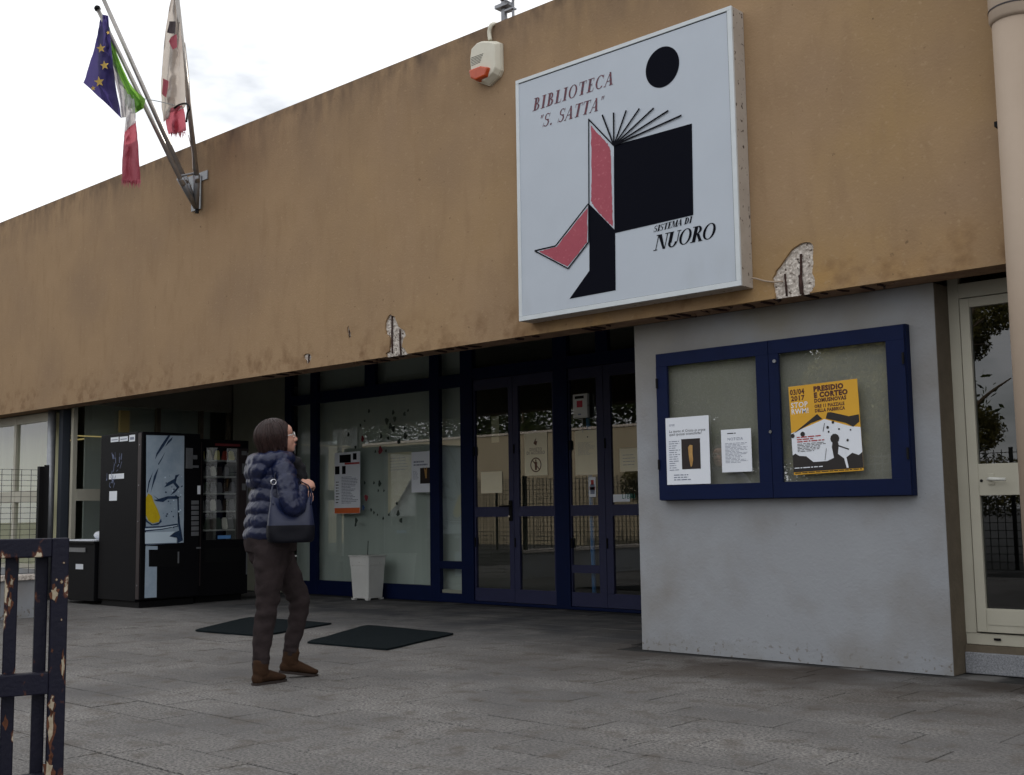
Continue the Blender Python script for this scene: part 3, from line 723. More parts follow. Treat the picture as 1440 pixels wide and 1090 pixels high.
poly(b, FO, [(cx-.018, pz0+hh*.48), (cx-.022, pz0+hh*.72), (cx-.006, pz0+hh*.80), (cx+.016, pz0+hh*.78), (cx+.014, pz0+hh*.5), (cx+.018, pz0+hh*.3), (cx+.006, pz0+hh*.08), (cx-.004, pz0+hh*.08), (cx-.014, pz0+hh*.3)], .0045)
flat('painting_figure', b, Mf, t)
x0, z0 = c(1016, 664.5); x1, z1 = c(1056, 602)
t = sheet('notice_letter', FN, x0, x1, z0, z1, M_paper, 'small white typed letter sheet in the left door of the notice board', 'notice')
text(t, FN, 'NOTIZIA', x0+.05, z1-.075, .02, M_print, .003)
print_lines(t, FN, x0+.03, x1-.02, z0+.06, z1-.09, 15, M_print, .3)
print_lines(t, FN, x0+.05, x1-.07, z1-.035, z1-.02, 1, M_ink, .4)
# yellow demonstration poster, slightly turned
y0c, y1c = c(1121, 668), c(1207, 532); X0, Z0, X1, Z1 = y0c[0], y0c[1], y1c[0], y1c[1]-.015
an = R(1.6); FYo = Vector((X0-.02, NY-.003, Z0)); FYu = Vector((math.cos(an), 0, math.sin(an))); FYv = Vector((-math.sin(an), 0, math.cos(an)))
FY = Frame(FYo, FYu, FYv); PW, PH = X1-X0+.03, Z1-Z0+.0
M_yel = mat('poster_yellow', (222, 168, 44), .6, n=(3, .3), col2=(210, 156, 38)); M_dk = mat('poster_black', (34, 28, 26), .6); M_brn = mat('poster_brown', (78, 34, 24), .6); M_redt = mat('poster_red_text', (170, 60, 60), .6)
t = sheet('demonstration_poster', FY, 0, PW, 0, PH, M_yel, 'yellow, white and black poster reading PRESIDIO E CORTEO in right half of the notice board', 'poster')
text(t, FY, '03/04', .02*PW, .905*PH, .060*PH, M_brn, bold=.002, sx=.85)
text(t, FY, '2017', .03*PW, .835*PH, .055*PH, M_brn, bold=.002, sx=1.0)
text(t, FY, 'STOP', .02*PW, .755*PH, .062*PH, M_paper, bold=.0005, sx=.95)
text(t, FY, 'RWM!', .02*PW, .685*PH, .058*PH, M_paper, bold=.0008, sx=.95)
text(t, FY, 'PRESIDIO', .37*PW, .915*PH, .056*PH, M_brn, bold=.003, sx=1.02)
text(t, FY, 'E CORTEO', .37*PW, .845*PH, .056*PH, M_brn, bold=.003, sx=1.0)
text(t, FY, 'DOMUSNOVAS', .37*PW, .79*PH, .042*PH, M_brn, bold=.002, sx=.9)
text(t, FY, 'ORE 11 PIAZZALE', .37*PW, .73*PH, .036*PH, M_brn, bold=.0015, sx=.83)
text(t, FY, 'DELLA FABBRICA', .37*PW, .68*PH, .036*PH, M_brn, bold=.0015, sx=.86)
P_ = lambda l: [(a*PW, e*PH) for a, e in l]
b = BM(); poly(b, FY, P_([(.0, .04), (1, .04), (1, .47), (.86, .49), (.5, .595), (.0, .47)]), .002); flat('white_field', b, M_paper, t)
b = BM(); poly(b, FY, P_([(.02, .46), (.40, .66), (.47, .60), (.30, .565), (.02, .465)]), .003); poly(b, FY, P_([(.55, .665), (.60, .665), (.85, .60), (.99, .61), (.99, .53), (.90, .48), (.80, .53), (.52, .60)]), .0032)
poly(b, FY, P_([(.0, .03), (1, .03), (1, .20), (.95, .17), (.86, .2), (.75, .14), (.66, .2), (.68, .30), (.66, .36), (.60, .36), (.58, .28), (.6, .16), (.5, .13), (.3, .13), (.2, .2), (.1, .21), (.04, .24), (.0, .22)]), .003)
for a, e, r_ in ((.63, .37, .065), (.17, .45, .035), (.02, .44, .03), (.62, .55, .02), (.70, .47, .013), (.86, .45, .012), (.81, .34, .018), (.54, .5, .02), (.55, .45, .014)):
    poly(b, FY, [(a*PW+r_*PW*math.cos(i*.628), e*PH+r_*PW*math.sin(i*.628)) for i in range(10)], .0036)
stroke(b, FY, (.50*PW, .55*PH), (.47*PW, .46*PH), .004, .0038); stroke(b, FY, (.64*PW, .30*PH), (.82*PW, .24*PH), .008, .0038); stroke(b, FY, (.47*PW, .14*PH), (.50*PW, .27*PH), .003, .0038)
flat('black_artwork', b, M_dk, t)
b = BM(); poly(b, FY, P_([(.72, .24), (.76, .24), (.80, .04), (.77, .04)]), .0042); flat('white_streak', b, M_paper, t)
print_lines(t, FY, .08*PW, .50*PW, .355*PH, .43*PH, 3, M_redt, .5, .004); print_lines(t, FY, .08*PW, .50*PW, .25*PH, .35*PH, 6, M_dk, .35, .004)
print_lines(t, FY, .02*PW, .45*PW, .065*PH, .085*PH, 1, M_paper, .5, .005, False); print_lines(t, FY, .02*PW, .98*PW, .01*PH, .028*PH, 1, M_dk, .5, .005, False)

# ================================================================ PAPERS ON THE GLAZED FRONT
FG = facade(YG+.022)
c = lambda a, e, y=YG: (at(a, e, 'y', y).x, at(a, e, 'y', y).z)
def psheet(name, a, e, a2, e2, m, label, cat='notice', F=FG, y=YG):
    x0, z1 = c(a, e, y); x1, z0 = c(a2, e2, y)
    return sheet(name, F, x0, x1, z0, z1, m, label, cat), x0, x1, z0, z1
FGo = facade(YG+.018)
t, x0, x1, z0, z1 = psheet('events_poster', 469, 637, 505, 722, M_paper, 'tall printed programme poster with orange foot taped inside the big pane', 'poster', FGo)
b = BM(); quad(b, FGo, x0+.005, x1-.005, z0+.003, z0+.07, .003); flat('orange_foot', b, mat('poster_orange', (216, 104, 50), .7), t)
b = BM(); quad(b, FGo, x0+.10, x0+.32, z1-.13, z1-.03, .003); quad(b, FGo, x0+.36, x0+.43, z1-.1, z1-.02, .003); quad(b, FGo, x0+.01, x0+.1, z1-.27, z1-.17, .003); quad(b, FGo, x0+.15, x0+.22, z1-.27, z1-.17, .003); flat('printed_pictures', b, M_ink, t)
b = BM(); quad(b, FGo, x0+.2, x1-.01, z1-.155, z1-.132, .003); flat('red_band', b, M_redt, t)
print_lines(t, FGo, x0+.14, x1-.04, z0+.12, z1-.3, 18, M_print, .4); print_lines(t, FGo, x0+.03, x0+.1, z0+.12, z1-.35, 8, M_ink, .3)
t, x0, x1, z0, z1 = psheet('lecture_poster', 577, 636, 604, 692, M_paper, 'white poster with small dark painting at the right edge of the big pane', 'poster', FGo)
b = BM(); quad(b, FGo, x0+.15, x1-.01, z0+.1, z1-.19, .003); flat('painting', b, mat('painting_dark2', (36, 26, 24), .7), t)
b = BM(); poly(b, FGo, [(x1-.08, z0+.16), (x1-.11, z0+.3), (x1-.08, z1-.22), (x1-.055, z0+.3), (x1-.06, z0+.16)], .0045); flat('painting_figure', b, Mf, t)
print_lines(t, FGo, x0+.04, x1-.04, z1-.17, z1-.1, 2, M_print, .5)
print_lines(t, FGo, x0+.03, x0+.13, z0+.15, z1-.22, 8, M_print, .3)
t, x0, x1, z0, z1 = psheet('paper_sheet', 541, 637, 575, 722, M_paperw, 'pale sheet with a cut corner behind the big pane beside the lecture poster', 'paper', facade(YG+.05))
bpy.data.objects.remove([o for o in t.children][0])
b = BM(); poly(b, facade(YG+.05), [(x0, z0), (x0, z1), (x1, z1), (x1, z0+.42), (x0+.15, z0+.1)], .0)
flat('sheet', b, M_paperw, t)
print_lines(t, facade(YG+.05), x0+.04, x1-.04, z0+.5, z1-.05, 5, M_print, .12, .002)
# stickers on the big pane
Ms = [mat('sticker_dark', (56, 66, 60), .7), mat('sticker_red', (130, 46, 56), .7), mat('sticker_blue', (52, 78, 120), .7)]
ST_ = sorted(((517, 578, 2, 0), (551, 580, 2.5, 0), (567, 582, 2.5, 0), (572, 577, 1.6, 0), (511, 592, 1.6, 0), (505, 598, 1.8, 0), (542, 592, 3.6, 0), (547, 599, 3, 0), (551, 603, 3.4, 0), (553, 589, 3, 0), (488, 611, 2.2, 0), (534, 613, 2.4, 0), (567, 602, 1.6, 0), (568, 613, 3.2, 0), (544, 616, 2, 0), (559, 621, 2.8, 0), (508, 617, 3, 1), (498, 629, 2, 0), (533, 633, 4, 1), (526, 635, 1.6, 0), (541, 634, 1.8, 0), (511, 679, 1.7, 0), (524, 679, 1.6, 0), (532, 680, 3, 0), (538, 690, 1.3, 0), (513, 700, 3.4, 1), (509, 714, 2.6, 2), (520, 717, 1.8, 0), (524, 721, 1.6, 0), (558, 722, 3, 0), (562, 732, 2.8, 0), (545, 724, 1.6, 0), (499, 732, 3, 0), (498, 738, 2, 0), (556, 708, 1.8, 0), (537, 729, 1.6, 0), (529, 724, 1.2, 0), (530, 690, 1.4, 0)), key=lambda q_: q_[1])
ORD = 'topmost second third fourth fifth sixth seventh eighth ninth tenth eleventh twelfth thirteenth fourteenth fifteenth sixteenth seventeenth eighteenth nineteenth twentieth'.split()
ORD += ['twenty-'+q_ for q_ in 'first second third fourth fifth sixth seventh eighth ninth'.split()]+['thirtieth']+['thirty-'+q_ for q_ in 'first second third fourth fifth sixth seventh eighth ninth'.split()]
for i, (a, e, r_, mi) in enumerate(ST_):
    x, z = c(a, e); r_ = r_*.0115; b = BM(); ph = rng.random()*6; nn = 9
    poly(b, facade(YG+.021), [(x+r_*(.85+.22*math.sin(j*2.1+ph))*math.cos(j*2*math.pi/nn), z+r_*1.2*(.85+.2*math.cos(j*1.7+ph))*math.sin(j*2*math.pi/nn)) for j in range(nn)], 0)
    o = flat('sticker', b, Ms[mi], None); tag(o, 'small %s cut-out sticker on the big curtained pane, %s counted from the top' % (('dark', 'red', 'blue')[mi], ORD[i]), 'sticker', 'cut-out stickers on the big pane')
# door papers
FD = facade(YG+.026)
t, x0, x1, z0, z1 = psheet('blank_notice', 674, 664, 704, 693, M_paperw, 'plain cream square sheet on the leftmost entrance door glass', 'paper', FD)
t, x0, x1, z0, z1 = psheet('no_entry_notice', 735, 610, 768, 668, M_paperw, 'cream notice DIVIETO DI ACCESSO with no-entry symbol on the second door glass', 'notice', FD)
M_br = mat('brown_print', (110, 78, 60), .7)
text(t, FD, 'DIVIETO\nDI ACCESSO', (x0+x1)/2, z0+(z1-z0)*.58, .034, M_br, .003, align='CENTER', sx=.9)
b = BM(); cx, cz, rr = (x0+x1)/2, z0+(z1-z0)*.25, .078
for i in range(28):
    a0_, a1_ = i*2*math.pi/28, (i+1)*2*math.pi/28
    poly(b, FD, [(cx+rr*math.cos(a0_), cz+rr*math.sin(a0_)), (cx+rr*math.cos(a1_), cz+rr*math.sin(a1_)), (cx+rr*.84*math.cos(a1_), cz+rr*.84*math.sin(a1_)), (cx+rr*.84*math.cos(a0_), cz+rr*.84*math.sin(a0_))], .003)
stroke(b, FD, (cx-rr*.62, cz+rr*.62), (cx+rr*.62, cz-rr*.62), .011, .0032); flat('prohibition_ring', b, M_br, t); b = BM(); poly(b, FD, [(cx-.014, cz-.055), (cx+.014, cz-.055), (cx+.018, cz+.02), (cx+.03, cz+.005), (cx+.012, cz+.035), (cx-.012, cz+.035), (cx-.03, cz+.03), (cx-.016, cz+.01)], .0034)
flat('standing_figure', b, M_br, t); b = BM(); poly(b, FD, [(cx+.011*math.cos(i*.7), cz+.048+.011*math.sin(i*.7)) for i in range(9)], .0034)
flat('figure_head', b, M_br, t); b = BM(); poly(b, FD, [(cx-.03, z1-.11), (cx+.01, z1-.135), (cx+.025, z1-.09), (cx, z1-.085), (cx+.012, z1-.05), (cx-.01, z1-.075)], .0034)
flat('crest', b, M_br, t)
t, x0, x1, z0, z1 = psheet('crumpled_notice', 806, 606, 840, 667, M_paperw, 'large creased cream notice hanging on the third door glass', 'notice', FD)
print_lines(t, FD, x0+.04, x1-.03, z0+.2, z1-.12, 12, M_print, .16)
b = BM(); poly(b, FD, [(x0+.17+.008*math.cos(i), z1-.07+.008*math.sin(i)) for i in range(6)], .003); flat('pin', b, M_blackp, t)
t, x0, x1, z0, z1 = psheet('fire_notice', 826, 671, 836, 699, M_paper, 'narrow white card with red bands below the creased notice', 'notice', FD)
b = BM(); quad(b, FD, x0+.01, x1-.01, z1-.13, z1-.10, .003); quad(b, FD, x0+.025, x1-.025, z1-.08, z1-.03, .003); flat('red_print', b, M_redt, t)
b = BM(); quad(b, FD, x0+.015, x1-.015, z0+.03, z0+.13, .003); flat('grey_print', b, M_print, t)
t, x0, x1, z0, z1 = psheet('handwritten_notice', 869, 631, 905, 662, M_paperw, 'cream sheet on the door glass nearest the grey wall', 'notice', FD)
print_lines(t, FD, x0+.04, x1-.06, z0+.05, z1-.05, 4, M_print, .12)
t, x0, x1, z0, z1 = psheet('opening_sticker', 860, 695.5, 884, 705.5, M_paper, 'small white sticker with green lettering low on the glass beside the grey wall', 'sticker', FD)
text(t, FD, 'LIBRI', x0+.11, z0+.03, .05, mat('green_print', (40, 120, 110), .6), .003, sx=1.0)
t, x0, x1, z0, z1 = psheet('hanging_paper_strip', 691, 586, 702, 622, M_paperw, 'faint vertical paper strip inside the leftmost entrance door', 'paper', facade(YG+.3), YG+.3)
# access box hung on the mullion of the doors
x0, z1 = c(805, 555, YG-.03); x1, z0 = c(826, 587, YG-.03)
t = thing('alarm_box', ((x0+x1)/2, YG, z0), 'white wall box with red emblem hung above the creased notice', 'box')
obj('housing', bx(x0, x1, YG-.03, YG+.01, z0, z1), M_bin, t, bevel=.006)
Fb = facade(YG-.0305)
b = BM(); quad(b, Fb, x0+.055, x1-.06, z0+.11, z1-.07, .001); flat('red_emblem', b, mat('red_label', (176, 40, 60), .5), t)
b = BM(); quad(b, Fb, x0+.03, x1-.04, z1-.05, z1-.02, .001); flat('display', b, M_blackp, t)
b = BM(); quad(b, Fb, x0+.07, x1-.08, z0+.03, z0+.045, .001); flat('lettering', b, M_print, t)
obj('cord', tube(BM(), [((x0+x1)/2+.01, YG-.01, z0), ((x0+x1)/2+.015, YG-.012, z0-.15)], .004, 6), M_bin, t)
# blue pole leaning behind the glass
o = obj('blue_pole', tube(BM(), [(-7.50, YG+.12, .03), (-7.52, YG+.10, 1.95)], .024, 12), mat('light_blue_paint', (70, 130, 196), .4), None, smooth=True); tag(o, 'light blue upright pole standing behind the third entrance door', 'pole')
# ceiling lamp tracks inside
for yy in (11.6,):
    t = thing('ceiling_lamp', (-7.5, yy, 3.0), 'long dim ceiling lamp track seen through the glass above the doors', 'lamp')
    obj('lamp_rail', bx(-11, -3.5, yy, yy+.08, 2.96, 3.0), M_white, t)
    b = BM()
    for i in range(90): box(b, -11+i*.083, -11+i*.083+.04, yy+.15, yy+.19, 2.97, 3.0)
    obj('louvre', b, M_white, t, kind='stuff')

# ================================================================ VENDING MACHINES
def fr_x(x): return Frame((x, 0, 0), (0, 1, 0), (0, 0, 1))      # face towards +x: u = y, v = z
vx, vy0, vy1 = -11.78, 6.745, 7.49
vm = thing('drinks_machine', (vx-.45, 7.1, 0), 'tall black drinks vending machine with splashing lemon water picture on its front', 'vending machine')
obj('cabinet', bx(-12.70, vx-.09, vy0, vy1, .07, 1.95), M_black, vm, bevel=.008)
obj('door', bx(vx-.085, vx, vy0+.002, vy1-.002, .09, 1.945), M_black, vm, bevel=.01)
obj('plinth', bx(-12.66, vx-.06, vy0+.03, vy1-.03, 0, .07), M_blackp, vm)
obj('corner_trim', bx(vx-.08, vx-.01, vy0-.004, vy0+.001, .1, 1.93), M_maroon, vm)
FV = fr_x(vx)
V = lambda a, e: (at(a, e, 'x', vx).y, at(a, e, 'x', vx).z)
def vpoly(name, pts, m, d=.002, par=vm, fn=V, F=FV):
    b = BM(); poly(b, F, [fn(*p) for p in pts], d); return flat(name, b, m, par)
M_vis = mat('picture_blue', (178, 192, 204), .4, n=(5, .25), col2=(140, 158, 176), spec=.2); M_dw = mat('picture_navy', (26, 42, 68), .5, spec=.2, n=(30, .2), col2=(52, 72, 100)); M_lem = mat('picture_lemon', (222, 196, 40), .35, n=(18, .3), col2=(196, 164, 26)); M_ww = mat('picture_white', (206, 222, 234), .3)
vpoly('picture_panel', [(205.5, 612), (259, 613), (258, 763), (205, 767)], M_vis, .003)
vpoly('picture_foot', [(204.5, 768), (221.5, 768), (221.5, 773), (209, 773), (209, 797), (220.5, 797), (220, 840), (203, 841)], M_vis, .003)
vq = lambda a, e: (120+a/7.79, 590+e/7.79)
for l in ([(905, 172), (930, 175), (860, 290), (790, 385), (762, 440), (775, 375), (830, 280)], [(955, 190), (945, 225), (870, 300), (905, 235)], [(878, 345), (840, 430), (800, 500), (795, 485), (835, 420)],
          [(800, 528), (770, 640), (725, 765), (712, 810), (725, 740), (750, 620), (780, 560)], [(742, 570), (700, 700), (682, 800), (672, 800), (690, 680)],
          [(740, 830), (800, 870), (900, 840), (1000, 838), (1030, 850), (1018, 870), (900, 870), (850, 905), (770, 895), (750, 880), (790, 875)],
          [(860, 745), (900, 690), (975, 650), (985, 610), (1030, 600), (1000, 640), (990, 690), (1030, 740), (980, 800), (930, 830), (960, 790), (1000, 750), (960, 700), (900, 730)],
          [(1003, 850), (1022, 850), (1025, 1090), (1012, 1090)]):
    vpoly('dark_splash', [vq(*p) for p in l], M_dw, .0045)
vr = lambda a, e: (180+a/7.265, 720+e/7.265)
for i in range(46):
    a, e = rng.uniform(212, 255), rng.uniform(690, 742)
    if i > 30: a, e = rng.uniform(226, 256), rng.uniform(668, 700)
    if a < 228 and e < 738: continue
    r_ = rng.uniform(.4, 1.5); vpoly('droplet', [(a+r_*math.cos(j*1.05+i)*rng.uniform(.6, 1.3), e+r_*math.sin(j*1.05+i)) for j in range(6)], M_dw if i % 3 else M_ww, .0048)
vpoly('glass_edge', [vr(505, 0), vr(520, 0), vr(530, 120), vr(560, 290), vr(500, 322), vr(500, 270), vr(420, 250), vr(470, 210), vr(520, 190), vr(505, 100)], M_dw, .0045)
vpoly('water_surface', [vr(172, 150), vr(330, 145), vr(505, 118), vr(510, 150), vr(340, 182), vr(172, 200)], M_dw, .0045)
vpoly('water_band', [vr(172, 168), vr(330, 160), vr(500, 135), vr(500, 142), vr(340, 172), vr(172, 186)], M_ww, .006)
vpoly('water_band', [vr(172, 210), vr(480, 200), vr(420, 250), vr(495, 262), vr(490, 315), vr(172, 325)], M_ww, .0045)
vpoly('water_shadow', [vr(172, 326), vr(480, 316), vr(480, 322), vr(172, 336)], M_dw, .005)
vpoly('lemon', [(205, 700), (208, 694), (213, 697), (216, 706), (221, 716), (225, 727), (223, 734), (214, 736), (208, 732), (204.8, 724)], M_lem, .006)
vpoly('lemon_rind', [(204.8, 729), (208, 733.5), (214, 737.5), (223, 735.2), (226, 729), (227, 734), (222, 738), (213, 739), (205, 734)], M_dw, .0065)
vpoly('delivery_flap', [(209.5, 774), (253, 772), (253, 797), (209.5, 797)], M_blackp, .0035)
for (a, e, a2, e2, m) in ((261.5, 630, 270.5, 659, M_steel), (271.5, 640, 277, 646, M_steel), (270.5, 654.5, 279, 658, M_steel), (277.5, 683, 281.5, 695, M_paper), (249.7, 776, 251.3, 792, M_steel), (276, 769.5, 282, 771.5, M_steel)):
    y0, z1 = V(a, e); y1, z0 = V(a2, e2); obj('control', bx(vx, vx+.008, y0, y1, z0, z1), m, vm, bevel=.001)
for i in range(7):
    y0, z1 = V(269, 704+i*7.3); y1, z0 = V(279, 709.5+i*7.3); obj('selection_button', bx(vx, vx+.01, y0, y1, z0, z1), M_steel, vm, bevel=.002)
FL = facade(vy0); Vl = lambda a, e: (at(a, e, 'y', vy0).x, at(a, e, 'y', vy0).z)
for (a, e, a2, e2, nm) in ((156, 615.5, 167, 621, 'label'), (168.5, 614.5, 180, 620, 'label'), (182, 612, 190, 620.5, 'label'), (153.5, 667, 174.5, 673, 'sticker_remains'), (154, 691, 164.5, 704, 'label')):
    b = BM(); x0, z1 = Vl(a, e); x1, z0 = Vl(a2, e2); quad(b, FL, x0, x1, z0, z1, .002); flat(nm, b, M_paper, vm)
    if nm == 'label' and e < 650:
        b = BM(); quad(b, FL, x0+.02, x1-.02, z0+.02, z1-.025, .003); flat('printed_line', b, M_print, vm)
Mscr = mat('scribble_ink', (110, 120, 150), .7)
b = BM(); d = .0015
for i in range(26):
    a = 160+rng.uniform(-3, 14); e = rng.uniform(645, 664) if i < 14 else rng.uniform(672, 688); a -= 0 if i < 14 else 12
    p1 = Vl(a, e); p2 = Vl(a+rng.uniform(-2, 3), e-rng.uniform(2, 11)); stroke(b, FL, p1, p2, rng.uniform(.004, .012), d); d += .0001
flat('scribble', b, Mscr, vm)
for z in (.25, .95, 1.35, 1.8): obj('rivet', tube(BM(), [(vx-.045, vy0-.004, z), (vx-.045, vy0-.009, z)], .008, 8), M_steel, vm)

# snack machine
wx, wy0, wy1 = -11.86, 7.535, 8.205
sm = thing('snack_machine', (wx-.4, 7.87, 0), 'black glass-fronted snack vending machine with lit packets on five shelves', 'vending machine')
for a in ((-12.68, -12.62, wy0, wy1, .07, 1.90), (-12.62, wx-.06, wy0, wy0+.04, .07, 1.90), (-12.62, wx-.06, wy1-.04, wy1, .07, 1.90), (-12.62, wx-.06, wy0+.04, wy1-.04, 1.84, 1.90), (-12.62, wx-.06, wy0+.04, wy1-.04, .07, .62)):
    obj('cabinet_panel', bx(*a), M_black, sm)
obj('plinth', bx(-12.6, wx-.1, wy0+.02, wy1-.02, 0, .07), M_blackp, sm)
gy0, gy1, gz0_, gz1_ = wy0+.05, wy1-.14, .72, 1.80
dr = obj('door', bx(wx-.058, wx, wy0, wy1, gz1_, 1.895), M_black, sm, bevel=.004)
obj('door_panel', bx(wx-.058, wx, wy0, wy1, .08, gz0_), M_black, dr, bevel=.004)
obj('door_stile', bx(wx-.058, wx, wy0, gy0, gz0_, gz1_), M_black, dr); obj('door_stile', bx(wx-.058, wx, gy1, wy1, gz0_, gz1_), M_maroon, dr)
b = BM(); quad(b, fr_x(wx-.02), gy0, gy1, gz0_, gz1_, 0); flat('glass_pane', b, M_cabg, dr)
obj('delivery_flap', bx(wx, wx+.006, gy0+.03, gy1+.04, .46, .62), M_blackp, dr); obj('handle_trim', bx(wx, wx+.012, wy1-.022, wy1-.012, .3, 1.75), M_steel, dr)
obj('handle_trim', bx(wx, wx+.01, wy0+.008, wy0+.02, .2, 1.86), M_maroon, dr)
b = BM(); quad(b, fr_x(wx), gy0+.15, gy1+.02, 1.822, 1.85, .002); flat('red_header', b, mat('dim_red', (110, 34, 40), .6), dr)
b = BM(); quad(b, fr_x(wx), gy0+.2, gy0+.38, .73, .77, .002); flat('blue_sticker', b, mat('sticker_sky', (90, 140, 196), .5), dr)
for (y, z, h, w) in ((gy1+.04, 1.72, .05, .07), (gy1+.05, 1.5, .12, .05), (gy1+.05, 1.3, .08, .05)): obj('control', bx(wx, wx+.006, y, y+w, z, z+h), M_steel, dr)
M_shelf = mat('shelf_metal', (170, 172, 170), .4)
pk = [mat('packet_yellow', (236, 226, 150), .5), mat('packet_white', (224, 222, 214), .4), mat('packet_red', (170, 70, 56), .4), mat('packet_grey', (120, 120, 124), .35), mat('packet_green', (56, 70, 52), .4), mat('packet_brown', (60, 48, 40), .4)]
pvar = []
for m in pk:
    b = BM(); box(b, -.03, .03, -.04, .04, 0, .12)
    for v in b.verts:
        if v.co.z > .1: v.co.x *= .25; v.co.y *= .9
    bmesh.ops.bevel(b, geom=b.edges[:], offset=.012, segments=2, affect='EDGES')
    me = bpy.data.meshes.new('snack_packet'); b.to_mesh(me); b.free(); me.materials.append(m); pvar.append(me)
rows = [(1.66, (0, 1, 0, 2, 0), 'top', .95), (1.47, (3, 3, 1, 5, 3, 4), 'second', .95), (1.27, (3, 4, 3, 3, 5, 3), 'third', 1.05), (1.06, (3, 3, 1, 3, 5, 3), 'fourth', 1.1), (.84, (4, 4, 5, 4, 1, 3), 'lowest', 1.15)]
for z, it, nm, hh in rows:
    obj('shelf', bx(-12.55, wx-.09, gy0, gy1+.03, z-.018, z), M_shelf, sm)
    n_ = len(it)
    for i, m in enumerate(it):
        for dp in range(1):
            o = bpy.data.objects.new('snack_packet', pvar[m]); COL.objects.link(o)
            o.location = (wx-.13-dp*.12, gy0+.05+(gy1-gy0-.06)*i/(n_-1), z); o.rotation_euler = (rng.uniform(-.1, .1), rng.uniform(-.1, .1), rng.uniform(-.3, .3)); o.scale = (1, .9, hh)
            tag(o, '%s packet on the %s shelf of the snack machine, %s from its left end' % (('yellow', 'white', 'red', 'grey', 'green', 'brown')[m], nm, ('first', 'second', 'third', 'fourth', 'fifth', 'sixth')[i]), 'snack', 'snack packets in the snack machine')
# low cabinet with papers
lc = thing('low_cabinet', (-13.1, 6.95, 0), 'low black cabinet with loose papers on top beside the drinks machine', 'cabinet')
obj('cabinet', bx(-13.55, -12.74, 6.72, 7.2, .04, .70), M_black, lc, bevel=.006); obj('cabinet_top', bx(-13.57, -12.73, 6.7, 7.22, .70, .725), M_blackp, lc, bevel=.003)
obj('drawer_strip', bx(-13.5, -12.95, 6.708, 6.719, .60, .65), M_steel, lc)
b = BM(); quad(b, facade(6.719), -13.18, -13.0, .40, .46, .002); flat('label', b, M_paper, lc)
o = obj('paper_stack', bx(-13.5, -12.78, 6.72, 7.0, .726, .742), M_paper, None, bevel=.002); tag(o, 'flat white papers on top of the low black cabinet', 'papers')
b = BM(); ball(b, (-13.05, 6.95, .79), (.09, .07, .05)); o = obj('white_cap', b, M_paper, None, smooth=True); tag(o, 'crumpled white bundle lying on the papers of the low cabinet', 'bundle')

# ================================================================ FLOOR THINGS
def floor_mat(pts, label, nm='door_mat'):
    t = BM(); n_ = 10; c4 = [at(*p, 'z', 0) for p in pts]
    top = []
    out = []
    for i in range(4):
        a, b_ = c4[i], c4[(i+1) % 4]
        for k in range(n_):
            s = k/n_; p = a.lerp(b_, s)
            if k == 0: p = p.lerp((c4[0]+c4[2])/2, .02)
            out.append((p.x+rng.uniform(-.004, .004), p.y+rng.uniform(-.004, .004)))
    vt = [t.verts.new((x, y, .014+.004*noise.noise(Vector((x*3, y*3, 0))))) for x, y in out]; vb = [t.verts.new((x, y, .001)) for x, y in out]
    t.faces.new(vt); N_ = len(vt)
    for i in range(N_): t.faces.new((vt[i], vb[i], vb[(i+1) % N_], vt[(i+1) % N_]))
    o = obj(nm, t, M_mat, None); tag(o, label, 'doormat', 'dark rubber mats on the forecourt'); return o
floor_mat([(272, 888), (366, 896), (468, 878), (352, 869)], 'dark rubber mat lying behind the woman, the farther left one')
floor_mat([(430, 905), (545, 915), (640, 892.5), (516, 880.5)], 'dark rubber mat to the right of the woman, the nearer one')

bn = thing('waste_bin', (-10.85, 9.0, 0), 'white tapered plastic waste bin standing in front of the big pane', 'bin')
def taper(b, cx, cy, z0, z1, w0, w1, rot, ch=.0):
    vs = []
    for z, w in ((z0, w0), (z1, w1)):
        r = []
        for sx, sy in ((1, 1), (-1, 1), (-1, -1), (1, -1)):
            for e in ((1-ch, 1), (1, 1-ch)) if sx*sy < 0 else ((1, 1-ch), (1-ch, 1)):
                v = Vector((sx*w*e[0], sy*w*e[1], 0)); v.rotate(Matrix.Rotation(rot, 3, 'Z')); r.append(b.verts.new((cx+v.x, cy+v.y, z)))
        vs.append(r)
    n_ = len(vs[0])
    for i in range(n_): b.faces.new((vs[0][i], vs[0][(i+1) % n_], vs[1][(i+1) % n_], vs[1][i]))
    b.faces.new(vs[0][::-1]); b.faces.new(vs[1]); return b
_b = at(517, 838, 'y', 9.03); bcx, bcy, br = _b.x, _b.y, R(5)
obj('body', taper(BM(), bcx, bcy, 0.02, .40, .128, .150, br, .12), M_bin, bn, bevel=.003)
obj('collar', taper(BM(), bcx, bcy, .40, .50, .154, .160, br, .12), M_bin, bn, bevel=.003)
obj('rim', taper(BM(), bcx, bcy, .50, .515, .170, .172, br, .12), M_bin, bn, bevel=.004)
for sx, sy in ((1, 1), (-1, 1), (-1, -1), (1, -1)):
    v = Vector((sx*.11, sy*.11, 0)); v.rotate(Matrix.Rotation(br, 3, 'Z')); obj('foot', taper(BM(), bcx+v.x, bcy+v.y, 0, .022, .022, .027, br, .1), M_bin, bn)
o = obj('thin_stick', tube(BM(), [(bcx, bcy, .5), (bcx+.01, bcy, .68)], .004, 6), M_blackp, None); tag(o, 'thin dark stick poking out of the white bin', 'stick')

